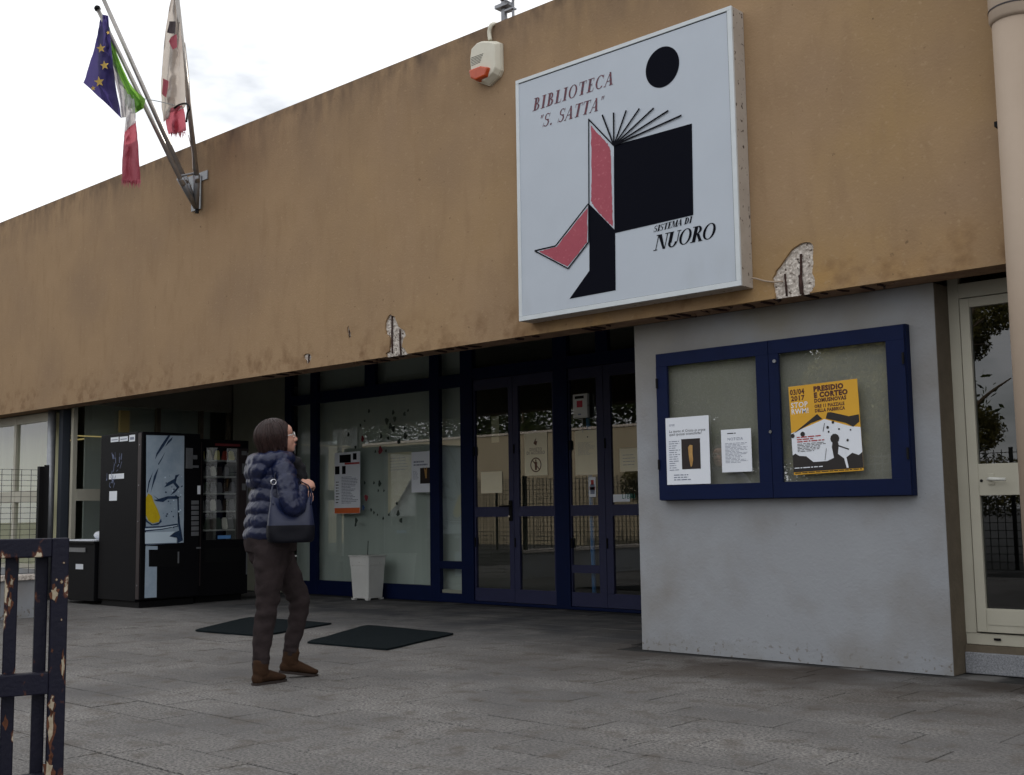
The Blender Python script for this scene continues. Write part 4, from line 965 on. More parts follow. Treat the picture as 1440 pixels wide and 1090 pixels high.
# ================================================================ FLAGS
fb = thing('flagpole_bracket', tuple(at(272, 270, 'y', YF)), 'grey steel three-pole bracket bolted to the tan fascia', 'bracket')
c = lambda a, e, y: at(a, e, 'y', y)
obj('wall_plate', bx(c(262, 245, YF).x, c(293, 245, YF).x, YF-.012, YF-.001, c(275, 258, YF).z, c(275, 246, YF).z), M_steel, fb)
obj('wall_plate', bx(c(272, 245, YF).x, c(285, 245, YF).x, YF-.022, YF-.012, c(278, 296, YF).z, c(278, 250, YF).z), M_steel, fb)
foot = c(277, 292, YF-.06)
Y1 = 5.75
sockets = []
poles = [((257, 246), (146, 0), 6.42, 5.75, 1.18, 'leftmost flagpole with no cap in view, slanting out above the fascia', .026), ((252, 248), (138, 14), 6.30, 5.60, 1.0, 'shorter slanting flagpole with black cap carrying the EU flag', .026), ((276, 243), (249.5, 0), 6.45, 5.95, 1.2, 'almost upright flagpole carrying the Sardinian flag', .027)]
for (p0, p1, ya, yb, ext, lab, r_) in poles:
    a = c(*p0, ya); e = c(*p1, yb); e = a+(e-a)*ext
    t = thing('flagpole', tuple(a), lab, 'flagpole', 'flagpoles on the bracket')
    dirv = (e-a).normalized()
    obj('pole', tube(BM(), [a-dirv*.1, e], [r_, r_*.8], 14), M_pole, t, smooth=True)
    obj('pole_cap', tube(BM(), [e, e+dirv*.03, e+dirv*.045], [r_*1.2, r_*1.2, r_*.6], 14), M_blackp, t, smooth=True)
    obj('socket', tube(BM(), [foot+Vector((0, -.01, 0)), a-dirv*.02], [.03, .038], 12), M_steel, fb, smooth=True)
    sockets.append((a, e))
obj('tie_bar', tube(BM(), [sockets[1][0], sockets[2][0]], .012, 8), M_steel, fb)
obj('foot_bolt', tube(BM(), [foot+Vector((0, 0, -.06)), foot+Vector((0, 0, .02))], .02, 8), M_blackp, fb)
def cloth(left, right, y, amp, fr, nr=40, nc=14, ph=0, fray=0, slant=0):
    L_, R_ = spline(left, nr//(len(left)-1)), spline(right, nr//(len(right)-1)); n_ = min(len(L_), len(R_)); b = BM(); rows_ = []
    for j in range(n_):
        r = []
        for i in range(nc+1):
            s = i/nc; px = L_[j][0]+(R_[j][0]-L_[j][0])*s; py = L_[j][1]+(R_[j][1]-L_[j][1])*s
            if fray and j > n_-3: py += rng.uniform(-fray, fray)
            env = min(1, .25+j/n_); py += .9*noise.noise(Vector((s*4+ph, j*.25, y)))*(1 if 0 < j else 0); px += .8*noise.noise(Vector((s*2, j*.22+ph, y+5)))
            yy = y+slant*s+amp*env*math.sin(s*fr+ph+j*.05)+amp*.7*noise.noise(Vector((s*4, j*.16, ph)))+amp*.35*noise.noise(Vector((s*9, j*.4, ph+3)))
            r.append(b.verts.new(at(px, py, 'y', yy)))
        rows_.append(r)
    for j in range(n_-1):
        for i in range(nc): b.faces.new((rows_[j][i], rows_[j][i+1], rows_[j+1][i+1], rows_[j+1][i]))
    return b
def fray(b, a0, a1, e, y, n_, ln):
    for i in range(n_):
        a = a0+(a1-a0)*i/n_+rng.uniform(-.5, .5); l = rng.uniform(.4, 1)*ln
        vs = [b.verts.new(at(a+dx, ee, 'y', y+rng.uniform(-.03, .0))) for dx, ee in ((0, e-2.5), (2.0, e-2.5), (1+rng.uniform(-1.6, 1.6), e+l))]; b.faces.new(vs)
    return b
M_eu = cloth_mat('eu_flag_blue', (66, 58, 112), .5, n=(4, .3), col2=(54, 48, 96)); M_gold = cloth_mat('flag_gold', (206, 172, 84), .3)
M_fg = cloth_mat('flag_green', (126, 176, 78), .55, n=(10, .3), col2=(92, 146, 56)); M_fw = cloth_mat('flag_white', (206, 204, 206), .4, n=(8, .3), col2=(186, 182, 186)); M_fr = cloth_mat('flag_red', (184, 98, 112), .45, n=(8, .3), col2=(166, 82, 96))
M_sw = cloth_mat('faded_flag_white', (196, 188, 182), .4, n=(8, .3), col2=(176, 168, 160)); M_sd = cloth_mat('flag_dark_emblem', (70, 60, 64), .2)
yE = 5.62
t = thing('european_flag', tuple(at(145, 20, 'y', yE)), 'faded blue European flag with yellow stars hanging from the capped pole', 'flag')
obj('cloth', cloth([(142, 20), (137, 48), (129, 80), (117.5, 116)], [(152, 22), (156, 60), (161, 108), (171, 167)], yE, .035, 7, 48, 18), M_eu, t, smooth=True)
for (a, e, r_) in ((142, 68, 7), (147, 92, 7), (139.5, 115, 8), (131, 124, 4), (152, 46, 3)):
    b = BM(); vs = []
    for i in range(10):
        rr = r_ if i % 2 == 0 else r_*.42; an_ = R(90+36*i+8); vs.append(b.verts.new(at(a+rr*.95*math.cos(an_), e-rr*math.sin(an_), 'y', yE-.052)))
    cc = b.verts.new(at(a, e, 'y', yE-.05))
    for i in range(10): b.faces.new((cc, vs[i], vs[(i+1) % 10]))
    obj('star', b, M_gold, t)
yI = 5.72
t = thing('italian_flag', tuple(at(156, 40, 'y', yI)), 'tattered twisted Italian tricolour hanging below the European flag', 'flag')
obj('green_stripe', cloth([(149, 36), (151, 72), (163, 100), (176, 128), (188, 152), (190, 160)], [(154, 38), (160, 62), (171, 92), (186, 122), (203, 138), (202, 152)], yI, .04, 8, 50, 12), M_fg, t, smooth=True)
obj('white_stripe', cloth([(154, 74), (160, 105), (168, 140), (171, 166)], [(160, 80), (172, 112), (182, 130), (180, 164)], yI+.02, .02, 6, 36, 10, 1), M_fw, t, smooth=True)
obj('white_stripe', cloth([(179, 132), (177, 160), (175, 186)], [(188, 134), (190, 152), (191, 172)], yI-.02, .025, 8, 30, 10, 2), M_fw, t, smooth=True)
b = cloth([(175, 186), (172.5, 215), (171, 256)], [(191, 170), (194, 200), (198, 258)], yI-.02, .03, 9, 40, 14, 2, 1.5); fray(b, 171, 197, 256, yI-.03, 22, 11)
obj('red_stripe', b, M_fr, t, smooth=True)
yS = 5.98
t = thing('sardinian_flag', tuple(at(255, 30, 'y', yS)), 'greyish torn Sardinian flag tied against the upright pole with red end', 'flag')
obj('cloth', cloth([(243, -14), (233, 40), (228, 95), (226.5, 135), (230, 172)], [(250, -14), (255, 50), (259, 100), (261, 146), (256, 152)], yS, .05, 9, 56, 18), M_sw, t, smooth=True)
b = cloth([(238, 30), (235, 46)], [(247, 30), (246, 48)], yS-.06, .01, 3, 8, 6); obj('dark_emblem', b, M_sd, t, smooth=True)
b = cloth([(241, 52), (238, 58), (243, 70)], [(248, 48), (249, 56), (249, 66)], yS-.06, .01, 3, 12, 6); obj('red_emblem', b, M_fr, t, smooth=True)
b = cloth([(229, 110), (228, 132)], [(237, 114), (234, 138)], yS-.06, .01, 3, 8, 6); obj('red_emblem', b, M_fr, t, smooth=True)
b = cloth([(240, 152), (233, 168), (237, 190)], [(256, 148), (260, 160), (262, 184)], yS-.03, .04, 9, 24, 14, 1, 2); fray(b, 240, 260, 188, yS-.03, 14, 9); obj('red_end', b, M_fr, t, smooth=True)
b = BM(); tube(b, spline([tuple(at(a, e, 'y', yS-.06)) for a, e in ((245, 152), (253, 147), (262, 146), (267, 152), (264, 158), (262, 172))], 5), .01, 6); obj('rope', b, M_blackp, t, smooth=True)
b = BM(); tube(b, spline([tuple(at(a, e, 'y', 5.9)) for a, e in ((203, 139), (225, 143), (245, 148))], 5), .004, 6); o = obj('tie_rope', b, M_steel, None, smooth=True); tag(o, 'thin rope stretched between the Italian and Sardinian flags', 'rope')
for (pl, pr) in (((264, 60), (268, 150)), ((269, 190), (271, 240))):
    b = BM(); tube(b, spline([tuple(at(a, e, 'y', 6.1)) for a, e in ((pl[0]-4, pl[1]), (pl[0]+1, (pl[1]+pr[1])/2), pr)], 5), .004, 6); obj('halyard', b, M_sw, t, smooth=True)

# ================================================================ SIREN, MAST
sz = thing('alarm_siren', tuple(at(681, 118, 'y', YF)), 'cream alarm siren with orange lens below the roof edge', 'siren')
FV2 = facade(YF); q = lambda a, e: (at(630+a/7.2, e/7.2, 'y', YF-.06).x, at(630+a/7.2, e/7.2, 'y', YF-.06).z)
def prism(F, pts, d0, d1, inset=0):
    b = BM(); cx = sum(p[0] for p in pts)/len(pts); cz = sum(p[1] for p in pts)/len(pts)
    a = [b.verts.new(F.p(x, z, d0)) for x, z in pts]; c_ = [b.verts.new(F.p(cx+(x-cx)*(1-inset), cz+(z-cz)*(1-inset), d1)) for x, z in pts]; n_ = len(pts)
    for i in range(n_): b.faces.new((a[i], a[(i+1) % n_], c_[(i+1) % n_], c_[i]))
    b.faces.new(a[::-1]); b.faces.new(c_); return b
outl = [q(300, 425), q(345, 405), q(460, 405), q(510, 425), q(515, 700), q(490, 760), q(385, 860), q(270, 820), q(235, 740), q(225, 600), q(240, 490)]
obj('back_plate', prism(FV2, outl, .0, .03), M_siren, sz, bevel=.004)
obj('cover', prism(FV2, outl, .03, .085, .14), M_siren, sz, bevel=.008)
lens = [q(245, 725), q(370, 678), q(458, 690), q(430, 790), q(320, 838), q(262, 812)]
obj('orange_lens', prism(FV2, lens, .05, .118, .12), M_orange, sz, bevel=.012)
for i in range(6):
    p_, r_ = q(250+i*2, 600+i*15), q(380-i*6, 552+i*17); b = BM(); stroke(b, FV2, p_, r_, .004, .0865); flat('vent_slot', b, M_blackp, sz)
b = BM(); tube(b, spline([tuple(at(a, e, 'y', yy)) for a, e, yy in ((689.5, 57, YF-.03), (688, 46, YF-.03), (690, 37, YF-.03), (694, 34, YF+.0), (699, 35, YF+.1))], 6), .017, 10); obj('conduit', b, M_siren, sz, smooth=True)
ms = thing('roof_mast', (at(710, 20, 'y', 7.0).x, 7.0, 4.5), 'steel mast with clamp and floodlight rising behind the roof edge', 'mast')
mx, mzt = at(709.5, 20, 'y', 7.0).x, at(709.5, 5, 'y', 7.0).z
obj('post', tube(BM(), [(mx, 7.0, 4.5), (mx, 7.0, mzt+.7)], .03, 14), M_steel, ms, smooth=True)
obj('clamp', bx(mx-.06, mx+.09, 6.94, 7.02, mzt-.05, mzt-.02), M_steel, ms); obj('clamp', bx(mx+.04, mx+.14, 6.95, 7.0, mzt-.10, mzt-.085), M_steel, ms)
obj('arm', tube(BM(), [(mx+.12, 6.98, 4.5), (mx+.12, 6.98, mzt+.2)], .014, 8), M_steel, ms); obj('bolt', tube(BM(), [(mx+.05, 6.93, mzt+.0), (mx+.05, 6.9, mzt+.0)], .02, 10), M_steel, ms)
b = bx(mx+.14, mx+.34, 6.85, 6.97, mzt-.03, mzt+.22); obj('floodlight', b, mat('lamp_grey', (120, 120, 122), .5), ms, bevel=.008)
obj('lamp_glass', bx(mx+.155, mx+.325, 6.84, 6.85, mzt-.01, mzt+.20), M_bin, ms)

# ================================================================ DOWNPIPE
dp = thing('downpipe', (-2.13, 6.5, 0), 'wide tan painted downpipe at the right end of the facade', 'downpipe')
pr_ = .125; pxc, pyc = -2.245+pr_*.96, 6.5
obj('pipe', tube(BM(), [(pxc, pyc, 0), (pxc, pyc, 3.72)], pr_, 32), M_pipe, dp, smooth=True)
obj('collar', tube(BM(), [(pxc, pyc, 3.66), (pxc, pyc, 3.68), (pxc, pyc, 3.86), (pxc, pyc, 3.88)], [pr_+.004, pr_+.014, pr_+.014, pr_+.004], 32), M_pipe, dp, smooth=True)
obj('pipe', tube(BM(), [(pxc, pyc, 3.80), (pxc, pyc, 5.0)], pr_*.97, 32), M_pipe, dp, smooth=True)
obj('wall_clip', bx(pxc-.15, pxc-.10, 6.5, YF, 3.10, 3.13), M_blackp, dp)
obj('seam', tube(BM(), [(pxc, pyc, 3.73), (pxc, pyc, 3.738)], pr_+.017, 32), M_maroon, dp)

# ================================================================ GATE
gp = Vector((-4.0, 2.0, 0)); gd = Vector((-.37, -.93, 0)).normalized(); gn = Vector((.93, -.37, 0)).normalized()
Mg = Matrix((gd, gn, Vector((0, 0, 1)))).transposed().to_4x4(); Mg.translation = Vector((at(93, 900, 'y', 2.0).x, 2.0, 0))
# local frame: x along the leaf away from its free end, y towards the viewer side
gt = thing('metal_gate', tuple(Mg.translation), 'open navy blue steel gate leaf with rust and peeling paint', 'gate')
def gb(nm, x0, x1, y0, y1, z0, z1): return obj(nm, bx(x0, x1, y0, y1, z0, z1, M=Mg), M_gate, gt, bevel=.004)
gb('end_post', 0, .056, -.03, .03, .03, .93)
gb('top_rail', .056, 2.2, -.028, .028, .865, .93); gb('middle_rail', .056, 2.2, -.02, .028, .395, .468); gb('bottom_rail', .056, 2.2, -.02, .028, .06, .125)
for x in (.062, .160, .216, .33, .46, .6, .75, .9, 1.05, 1.2, 1.35): gb('upright_bar', x, x+.042, -.075, -.035, .06, .885)
gb('hinge_post', 2.2, 2.27, -.04, .04, 0, 1.0)
obj('cap_plate', bx(.05, 2.2, -.075, -.028, .862, .872, M=Mg), M_gate, gt)

FGt = Frame(Mg.translation+gn*.031, -gd, (0, 0, 1)); M_chip = mat('bare_primer', (176, 166, 146), .8, n=(60, .2), col2=(140, 124, 100)); M_rust = mat('rust', (104, 62, 40), .95, n=(70, .2), col2=(62, 38, 28))
def chip(a, e, w, h, k):
    o_ = at(93, 757, 'y', 2.0); c_ = (-(93-a)*.0028, .93-(e-757)*.00262); w *= .0014; h *= .0013
    for sc_, m_, dd_ in ((1.25, M_rust, .001), (.85, M_chip, .002)) if k else ((1.1, M_rust, .001),):
        b = BM(); ph = rng.random()*9
        poly(b, FGt, [(c_[0]+w*sc_*(.8+.35*math.sin(j*2.3+ph))*math.cos(j*.5236), c_[1]+h*sc_*(.8+.3*math.cos(j*1.9+ph))*math.sin(j*.5236)) for j in range(12)], dd_)
        flat('paint_chip', b, m_, gt)
for q_ in ((77, 830, 10, 22, 1), (85, 815, 4, 6, 1), (79, 812, 3, 4, 1), (90, 818, 4, 6, 1), (89, 925, 5, 34, 1), (78, 965, 4, 5, 1), (77, 975, 8, 20, 1), (77, 1003, 9, 50, 1), (79, 990, 5, 22, 0), (76, 1062, 12, 40, 1), (78, 1040, 5, 12, 0), (86, 865, 2, 4, 1), (76, 905, 3, 6, 0), (87, 790, 3, 3, 1)): chip(*q_)
FGb = Frame(Mg.translation-gn*.0345, -gd, (0, 0, 1))
for a_, z_, w_, h_, k in ((.235, .82, .010, .02, 1), (.232, .70, .011, .03, 1), (.18, .78, .008, .02, 1), (.185, .71, .008, .028, 1), (.235, .60, .008, .015, 1), (.187, .3, .007, .02, 0), (.23, .22, .008, .03, 0)):
    for sc_, m_, dd_ in ((1.4, M_rust, .001), (.7, M_chip, .002))[:1+k]:
        b = BM(); ph = rng.random()*9; poly(b, FGb, [(-a_+w_*sc_*(.8+.35*math.sin(j*2.3+ph))*math.cos(j*.5236), z_+h_*sc_*(.8+.3*math.cos(j*1.9+ph))*math.sin(j*.5236)) for j in range(12)], dd_); flat('paint_chip', b, m_, gt)

# ================================================================ LOW WALL AND MESH FENCE AT THE LEFT
lw = thing('low_wall', (-11.75, 4.5, 0), 'low grey wall with pale coping carrying the wire mesh fence', 'wall')
obj('wall', bx(-11.9, -11.72, -1, 5.60, 0, .38), M_grey, lw); obj('coping', bx(-11.94, -11.68, -1, 5.63, .38, .43), M_conc, lw, bevel=.006)
def mesh_fence(name, p, q_, z0, z1, sx_, sz_, label, r_=.0028, postgap=2.0, mt=M_wire):
    t = thing(name, ((p[0]+q_[0])/2, (p[1]+q_[1])/2, 0), label, 'fence'); b = BM(); P0, P1 = Vector((*p, 0)), Vector((*q_, 0)); L = (P1-P0).length; u = (P1-P0)/L; nn = Vector((-u.y, u.x, 0))
    M = Matrix((u, nn, Vector((0, 0, 1)))).transposed().to_4x4(); M.translation = P0
    k = 0
    while k*sx_ <= L: box(b, k*sx_-r_, k*sx_+r_, -r_, r_, z0, z1, M=M); k += 1
    k = 0
    while z0+k*sz_ <= z1+.001: box(b, 0, L, r_, 3*r_, z0+k*sz_-r_, z0+k*sz_+r_, M=M); k += 1
    obj('wire_mesh', b, mt, t, kind='stuff'); k = 0
    while k*postgap <= L+.01: obj('fence_post', bx(k*postgap-.025, k*postgap+.025, -.025, .025, 0 if z0 < .3 else .43, z1+.03, M=M), M_blackp, t); k += 1
    return t
mesh_fence('mesh_fence', (-11.7, 5.56), (-11.7, -1), .45, 1.50, .1, .055, 'dark wire mesh fence panels standing on the low grey wall', .0022, 2.0)
mesh_fence('mesh_fence', (-11.78, 5.66), (-14.05, 6.72), .1, 1.52, .1, .055, 'wire mesh panel running from the fence post back to the corner pipe', .0022, 2.5)

# ================================================================ OPPOSITE SIDE (seen in the glass)
ow = thing('boundary_wall', (-18, -9, 0), 'sunlit beige rendered boundary wall across the street', 'wall')
obj('wall', bx(-45, -15.2, -9.3, -9, -.1, 3.45), M_wallsun, ow); obj('coping', bx(-45, -15.15, -9.36, -8.94, 3.45, 3.52), M_conc, ow)
mesh_fence('mesh_fence', (-34, -4.2), (-4, -4.2), 0, 1.85, .12, .12, 'long dark wire mesh fence in front of the boundary wall', .006, 2.5)
def tree(x, y, h, rad, leafm, n_, trunk_h, label, size=.058, flat_=.8):
    t = thing('tree', (x, y, 0), label, 'tree'); b = BM(); r = random.Random(int(x*31+y*7))
    tube(b, spline([(x, y, -.05), (x+.1, y, trunk_h*.6), (x-.05, y+.05, trunk_h), (x, y, h*.8)], 4), [.16-.13*i/12 for i in range(13)], 9)
    tips = []
    for i in range(14):
        a = r.random()*6.28; el = r.uniform(.2, 1.2); z = r.uniform(trunk_h*.7, h*.75); L = rad*r.uniform(.6, 1.05)
        e = Vector((x+L*math.cos(a)*math.cos(el), y+L*math.sin(a)*math.cos(el), z+L*math.sin(el)*.8)); m_ = Vector((x, y, z)).lerp(e, .5)+Vector((r.uniform(-.2, .2), r.uniform(-.2, .2), .15))
        tube(b, spline([(x, y, z), tuple(m_), tuple(e)], 4), [.05-.04*k_/8 for k_ in range(9)], 6); tips += [e, m_]
    obj('trunk', b, M_bark, t, smooth=True)
    if n_:
        vs, fs = [], []; cl = [(tp, rad*r.uniform(.22, .42)) for tp in tips]+[(Vector((x+r.gauss(0, rad*.4), y+r.gauss(0, rad*.4), trunk_h+(h-trunk_h)*r.random())), rad*r.uniform(.3, .45)) for _ in range(16)]
        for i in range(n_):
            c_, cr_ = cl[r.randrange(len(cl))]; d = Vector((r.gauss(0, 1), r.gauss(0, 1), r.gauss(0, 1))).normalized()*cr_*r.uniform(.5, 1.05); d.z *= flat_; p = c_+d
            u = Vector((r.gauss(0, 1), r.gauss(0, 1), r.gauss(0, 1))).normalized()*size*r.uniform(.5, 1.1); w = u.orthogonal().normalized()*size*.35
            k = len(vs); vs += [p-u, p+w, p+u, p-w]; fs.append((k, k+1, k+2, k+3))
        me = bpy.data.meshes.new('crown'); me.from_pydata([tuple(v) for v in vs], [], fs); o = link_mesh('crown', me, leafm, t); o['kind'] = 'stuff'
    return t
tree(-16.5, -6.6, 5.2, 1.9, M_leafo, 112000, 1.2, 'olive green bushy tree across the street, reflected in the entrance doors')
tree(-12.6, -6.9, 5.6, 2.0, M_leaf, 112000, 1.0, 'dense evergreen tree across the street, second from the olive tree')
tree(-9.2, -6.4, 4.6, 1.6, M_leafo, 112000, 1.0, 'round olive-leaved tree across the street opposite the notice board')
tree(-4.6, -8.6, 4.0, 1.5, M_leaf, 112000, .8, 'tall evergreen tree across the street opposite the side door')
tree(-8.0, -5.6, 5.0, 1.8, M_leaf, 0, 2.0, 'bare branching tree across the street')
tree(-2.5, -6.5, 4.2, 1.6, M_leaf, 12000, .8, 'small evergreen tree across the street at its right end')
for i, (x, y, h) in enumerate(((-44, -13, 11), (-38, -12.5, 10), (-33, -13.5, 11.5), (-28, -12.6, 10), (-23.5, -13.2, 11), (-19, -12.6, 9.5), (-15.5, -14.4, 8.5))):
    tree(x, y, h, 3.4, M_leaf, 14000, 1.0, ('tall dark tree behind the boundary wall, %s along the wall' % ('at the far left end', 'second from the left end', 'third from the left end', 'fourth from the left end', 'fourth from the right end', 'third from the right end', 'at the right end', '')[i]), .14, 1.2)

# ================================================================ THE WOMAN
fx, fy = .33, .944
yaw_p = math.atan2(fy, fx)
PB = Vector((-5.932, 4.334, 0))
MP = Matrix.Translation(PB) @ Matrix.Rotation(yaw_p, 4, 'Z')
wom = thing('person', tuple(PB), 'woman in navy puffer jacket and dark trousers walking towards the entrance with a blue handbag', 'person')
def pm(name, me, m, par, smooth=True):
    me.transform(MP); return link_mesh(name, me, m, par, smooth)
def limb(b, pts, n=16, m=5, mod=None, side=None):
    """pts = (x, y, z, r) or (x, y, z, r, r2)"""
    q_ = spline([tuple(p) if len(p) == 5 else (*p, p[3]) for p in pts], m)
    tube(b, [p[:3] for p in q_], [max(p[3], .002) for p in q_], n, ry=[max(p[4], .002) for p in q_], mod=mod, side=side)
    for p in (q_[0], q_[-1]): ball(b, p[:3], min(p[3], p[4])*.92, seg=12, rings=8)
# --- body (one continuous surface)
b = BM()
limb(b, [(-.04, 0, .80, .12, .15), (-.04, 0, .95, .11, .13), (-.03, 0, 1.10, .10, .13), (-.03, 0, 1.25, .10, .15), (-.035, 0, 1.33, .055, .08)], side=(1, 0, 0))
limb(b, [(-.04, 0, 1.30, .05), (-.02, 0, 1.40, .047)])
limb(b, [(-.06, -.085, .84, .09), (-.085, -.09, .62, .072), (-.10, -.09, .43, .05), (-.125, -.09, .25, .046), (-.135, -.09, .09, .032)])
limb(b, [(-.02, .085, .84, .09), (.085, .09, .64, .072), (.158, .09, .47, .05), (.13, .09, .29, .044), (.095, .09, .12, .032)])
limb(b, [(-.03, -.15, 1.28, .05), (-.025, -.22, 1.18, .042), (-.015, -.27, 1.07, .036), (.03, -.255, 1.075, .03), (.088, -.185, 1.168, .024)])
limb(b, [(-.045, .15, 1.28, .05), (-.03, .22, 1.16, .042), (.0, .24, 1.03, .036), (.09, .2, 1.05, .03), (.17, .13, 1.10, .024)])
# head: skull, face mass, jaw, nose, brow, lips, ear
HM = Matrix.Translation((-.02, 0, 1.45)) @ Matrix.Rotation(R(-13), 4, 'Y') @ Matrix.Translation((.02, 0, -1.45))
hb = BM()
ball(hb, (-.022, 0, 1.487), (.092, .072, .086)); ball(hb, (.022, 0, 1.447), (.062, .058, .078)); ball(hb, (.045, 0, 1.400), (.036, .036, .032))
ball(hb, (.062, 0, 1.386), (.020, .022, .018)); ball(hb, (.055, 0, 1.505), (.034, .055, .04))
tube(hb, [(.072, 0, 1.478), (.088, 0, 1.458), (.101, 0, 1.440)], [.009, .012, .014], 10); ball(hb, (.101, 0, 1.438), (.014, .013, .012)); ball(hb, (.090, .011, 1.434), .009); ball(hb, (.090, -.011, 1.434), .009)
ball(hb, (.082, 0, 1.414), (.010, .020, .0065)); ball(hb, (.080, 0, 1.404), (.010, .018, .007)); ball(hb, (.071, 0, 1.489), (.014, .048, .010))
for s_ in (-1, 1):
    ball(hb, (-.018, s_*.070, 1.452), (.017, .010, .029)); ball(hb, (.045, s_*.030, 1.443), (.03, .022, .028))
for v in hb.verts: v.co = HM @ v.co
me_t = bpy.data.meshes.new('tmp'); hb.to_mesh(me_t); b.from_mesh(me_t); hb.free(); bpy.data.meshes.remove(me_t)
# hands: palm and five fingers each, curled on the bag strap
def hand(b, w, d, up_, sgn, curl):
    """w wrist point, d direction of palm, up_ = normal of the back of the hand, curl in radians per joint"""
    w, d, up_ = Vector(w), Vector(d).normalized(), Vector(up_).normalized(); s_ = d.cross(up_).normalized()*sgn; up_ = (up_-d*up_.dot(d)).normalized()
    pc = w+d*.045
    M = Matrix((d, s_, up_)).transposed().to_4x4(); ball(b, pc, (.046, .036, .017), M=M)
    for i, (o_, L, r_) in enumerate(((-.027, .068, .0085), (-.009, .076, .009), (.010, .072, .0088), (.027, .058, .0078))):
        p = w+d*(.075-.004*abs(i-1))+s_*o_; dv = d.copy(); pts = [tuple(p-d*.02)+(r_*1.1,)]
        ax = s_; 
        for j, f in enumerate((.42, .33, .25)):
            pts.append(tuple(p)+(r_,)); dv = Matrix.Rotation(curl*(1.0 if j else .7)*(1 if sgn > 0 else 1), 3, dv.cross(-up_ if j == 0 else -up_).normalized() if abs(dv.dot(up_)) < .98 else s_) @ dv
            p = p+dv*L*f
        pts.append(tuple(p)+(r_*.85,)); limb(b, pts, n=10, m=2)
    p = w+d*.02-s_*.03; limb(b, [tuple(p)+(.012,), tuple(p+d*.022-s_*.014-up_*.008)+(.0105,), tuple(p+d*.045-s_*.008-up_*.024)+(.009,), tuple(p+d*.06+s_*.006-up_*.032)+(.008,)], n=10, m=3)
hand(b, (.090, -.180, 1.170), (.75, .35, .25), (.1, -.75, .6), 1, R(62))
hand(b, (.17, .13, 1.10), (.6, -.6, .25), (.5, .6, .4), -1, R(55))
pm('body', remesh(b, .0055, 3, 'body'), M_skin, wom)
for s_ in (-1, 1):
    e = BM(); p = HM @ Vector((.063, s_*.028, 1.471)); ball(e, p, .0115); me = bpy.data.meshes.new('eye'); e.to_mesh(me); e.free(); pm('eye', me, mat('eye_white', (226, 220, 214), .3), wom)
    e = BM(); p = HM @ Vector((.0735, s_*.029, 1.472)); ball(e, p, (.003, .0055, .0055)); me = bpy.data.meshes.new('iris'); e.to_mesh(me); e.free(); pm('iris', me, M_blackp, wom)
e = BM(); ball(e, HM @ Vector((.089, 0, 1.4088)), (.0075, .017, .0045)); me = bpy.data.meshes.new('lips'); e.to_mesh(me); e.free(); pm('lips', me, mat('lips', (172, 104, 98), .5), wom)
# glasses
e = BM()
for s_ in (-1, 1):
    ring = [HM @ Vector((.089-.006*abs(math.cos(a)), s_*.031+.025*math.cos(a), 1.470+.017*math.sin(a))) for a in [i*math.pi/10 for i in range(20)]]
    tube(e, ring, .0028, 6, closed=True); tube(e, [HM @ Vector((.083, s_*.056, 1.474)), HM @ Vector((.03, s_*.071, 1.474)), HM @ Vector((-.02, s_*.076, 1.466))], .0028, 6)
tube(e, [HM @ Vector((.089, -.007, 1.474)), HM @ Vector((.089, .007, 1.474))], .0022, 6)
me = bpy.data.meshes.new('glasses'); e.to_mesh(me); e.free(); pm('glasses', me, mat('silver_frames', (226, 226, 222), .25, metal=.4), wom)
# hair
def hair_map(d, k_=1.0):
    z = d.z; rx_, ry_, rz_ = .116*k_, .094*k_, .106*k_
    co = Vector((d.x*rx_, d.y*ry_, d.z*rz_))
    if z < 0:
        k = min(1, -z*1.15); r2 = math.hypot(d.x, d.y)
        if r2 > 0: tgt = Vector((d.x/r2*rx_*.99, d.y/r2*ry_*.97, 0)); co = Vector((co.x+(tgt.x-co.x)*k*.9, co.y+(tgt.y-co.y)*k*.9, d.z*.112))
        if d.x < 0: co.x *= 1-.10*max(0, -z-.5)
        co.y *= 1-.04*max(0, -z-.4)
    co += Vector((-.036, 0, 1.490))
    front = (.010+.024*min(1, max(0, (co.z-1.385)/.1))+max(0, (co.z-1.51))*.9) if co.z < 1.568 else .087
    if co.x > front: co.x = front+(co.x-front)*.10
    return co
h = BM(); bmesh.ops.create_uvsphere(h, u_segments=60, v_segments=44, radius=1)
for v in h.verts:
    co = hair_map(v.co.copy()); a = math.atan2(co.y, co.x+.036); w_ = 1+.02*math.sin(a*29+3*math.sin(co.z*24))+.02*math.sin(a*11+co.z*12)
    co.x = -.036+(co.x+.036)*w_; co.y *= w_
    v.co = HM @ co
me = bpy.data.meshes.new('hair'); h.to_mesh(me); h.free(); ho = pm('hair', me, M_hair, wom)
h = BM(); hr = random.Random(5)
for i in range(520):
    a = hr.uniform(-math.pi, math.pi); end = hr.uniform(2.25, 2.85); st = hr.uniform(.02, .9); tw = hr.uniform(-.12, .12); pts = []; kk = 1+hr.uniform(.0, .035)
    for j_ in range(10):
        t_ = j_/9; ph = st+(end-st)*t_; aa = a+tw*t_+(.5*math.copysign(1, a) if abs(a) < .8 else 0)*t_
        c_ = hair_map(Vector((math.sin(ph)*math.cos(aa), math.sin(ph)*math.sin(aa), math.cos(ph))), kk)
        pts.append(HM @ c_)
    rr_ = hr.uniform(.0016, .0034); tube(h, pts, [rr_*(1-.6*k_/9) for k_ in range(10)], 5)
me = bpy.data.meshes.new('hair_strands'); h.to_mesh(me); h.free(); o = pm('hair_strands', me, mat('hair_strand_brown', (56, 35, 31), .4, n=(60, .25), col2=(26, 16, 15), spec=.35), wom); o['kind'] = 'stuff'
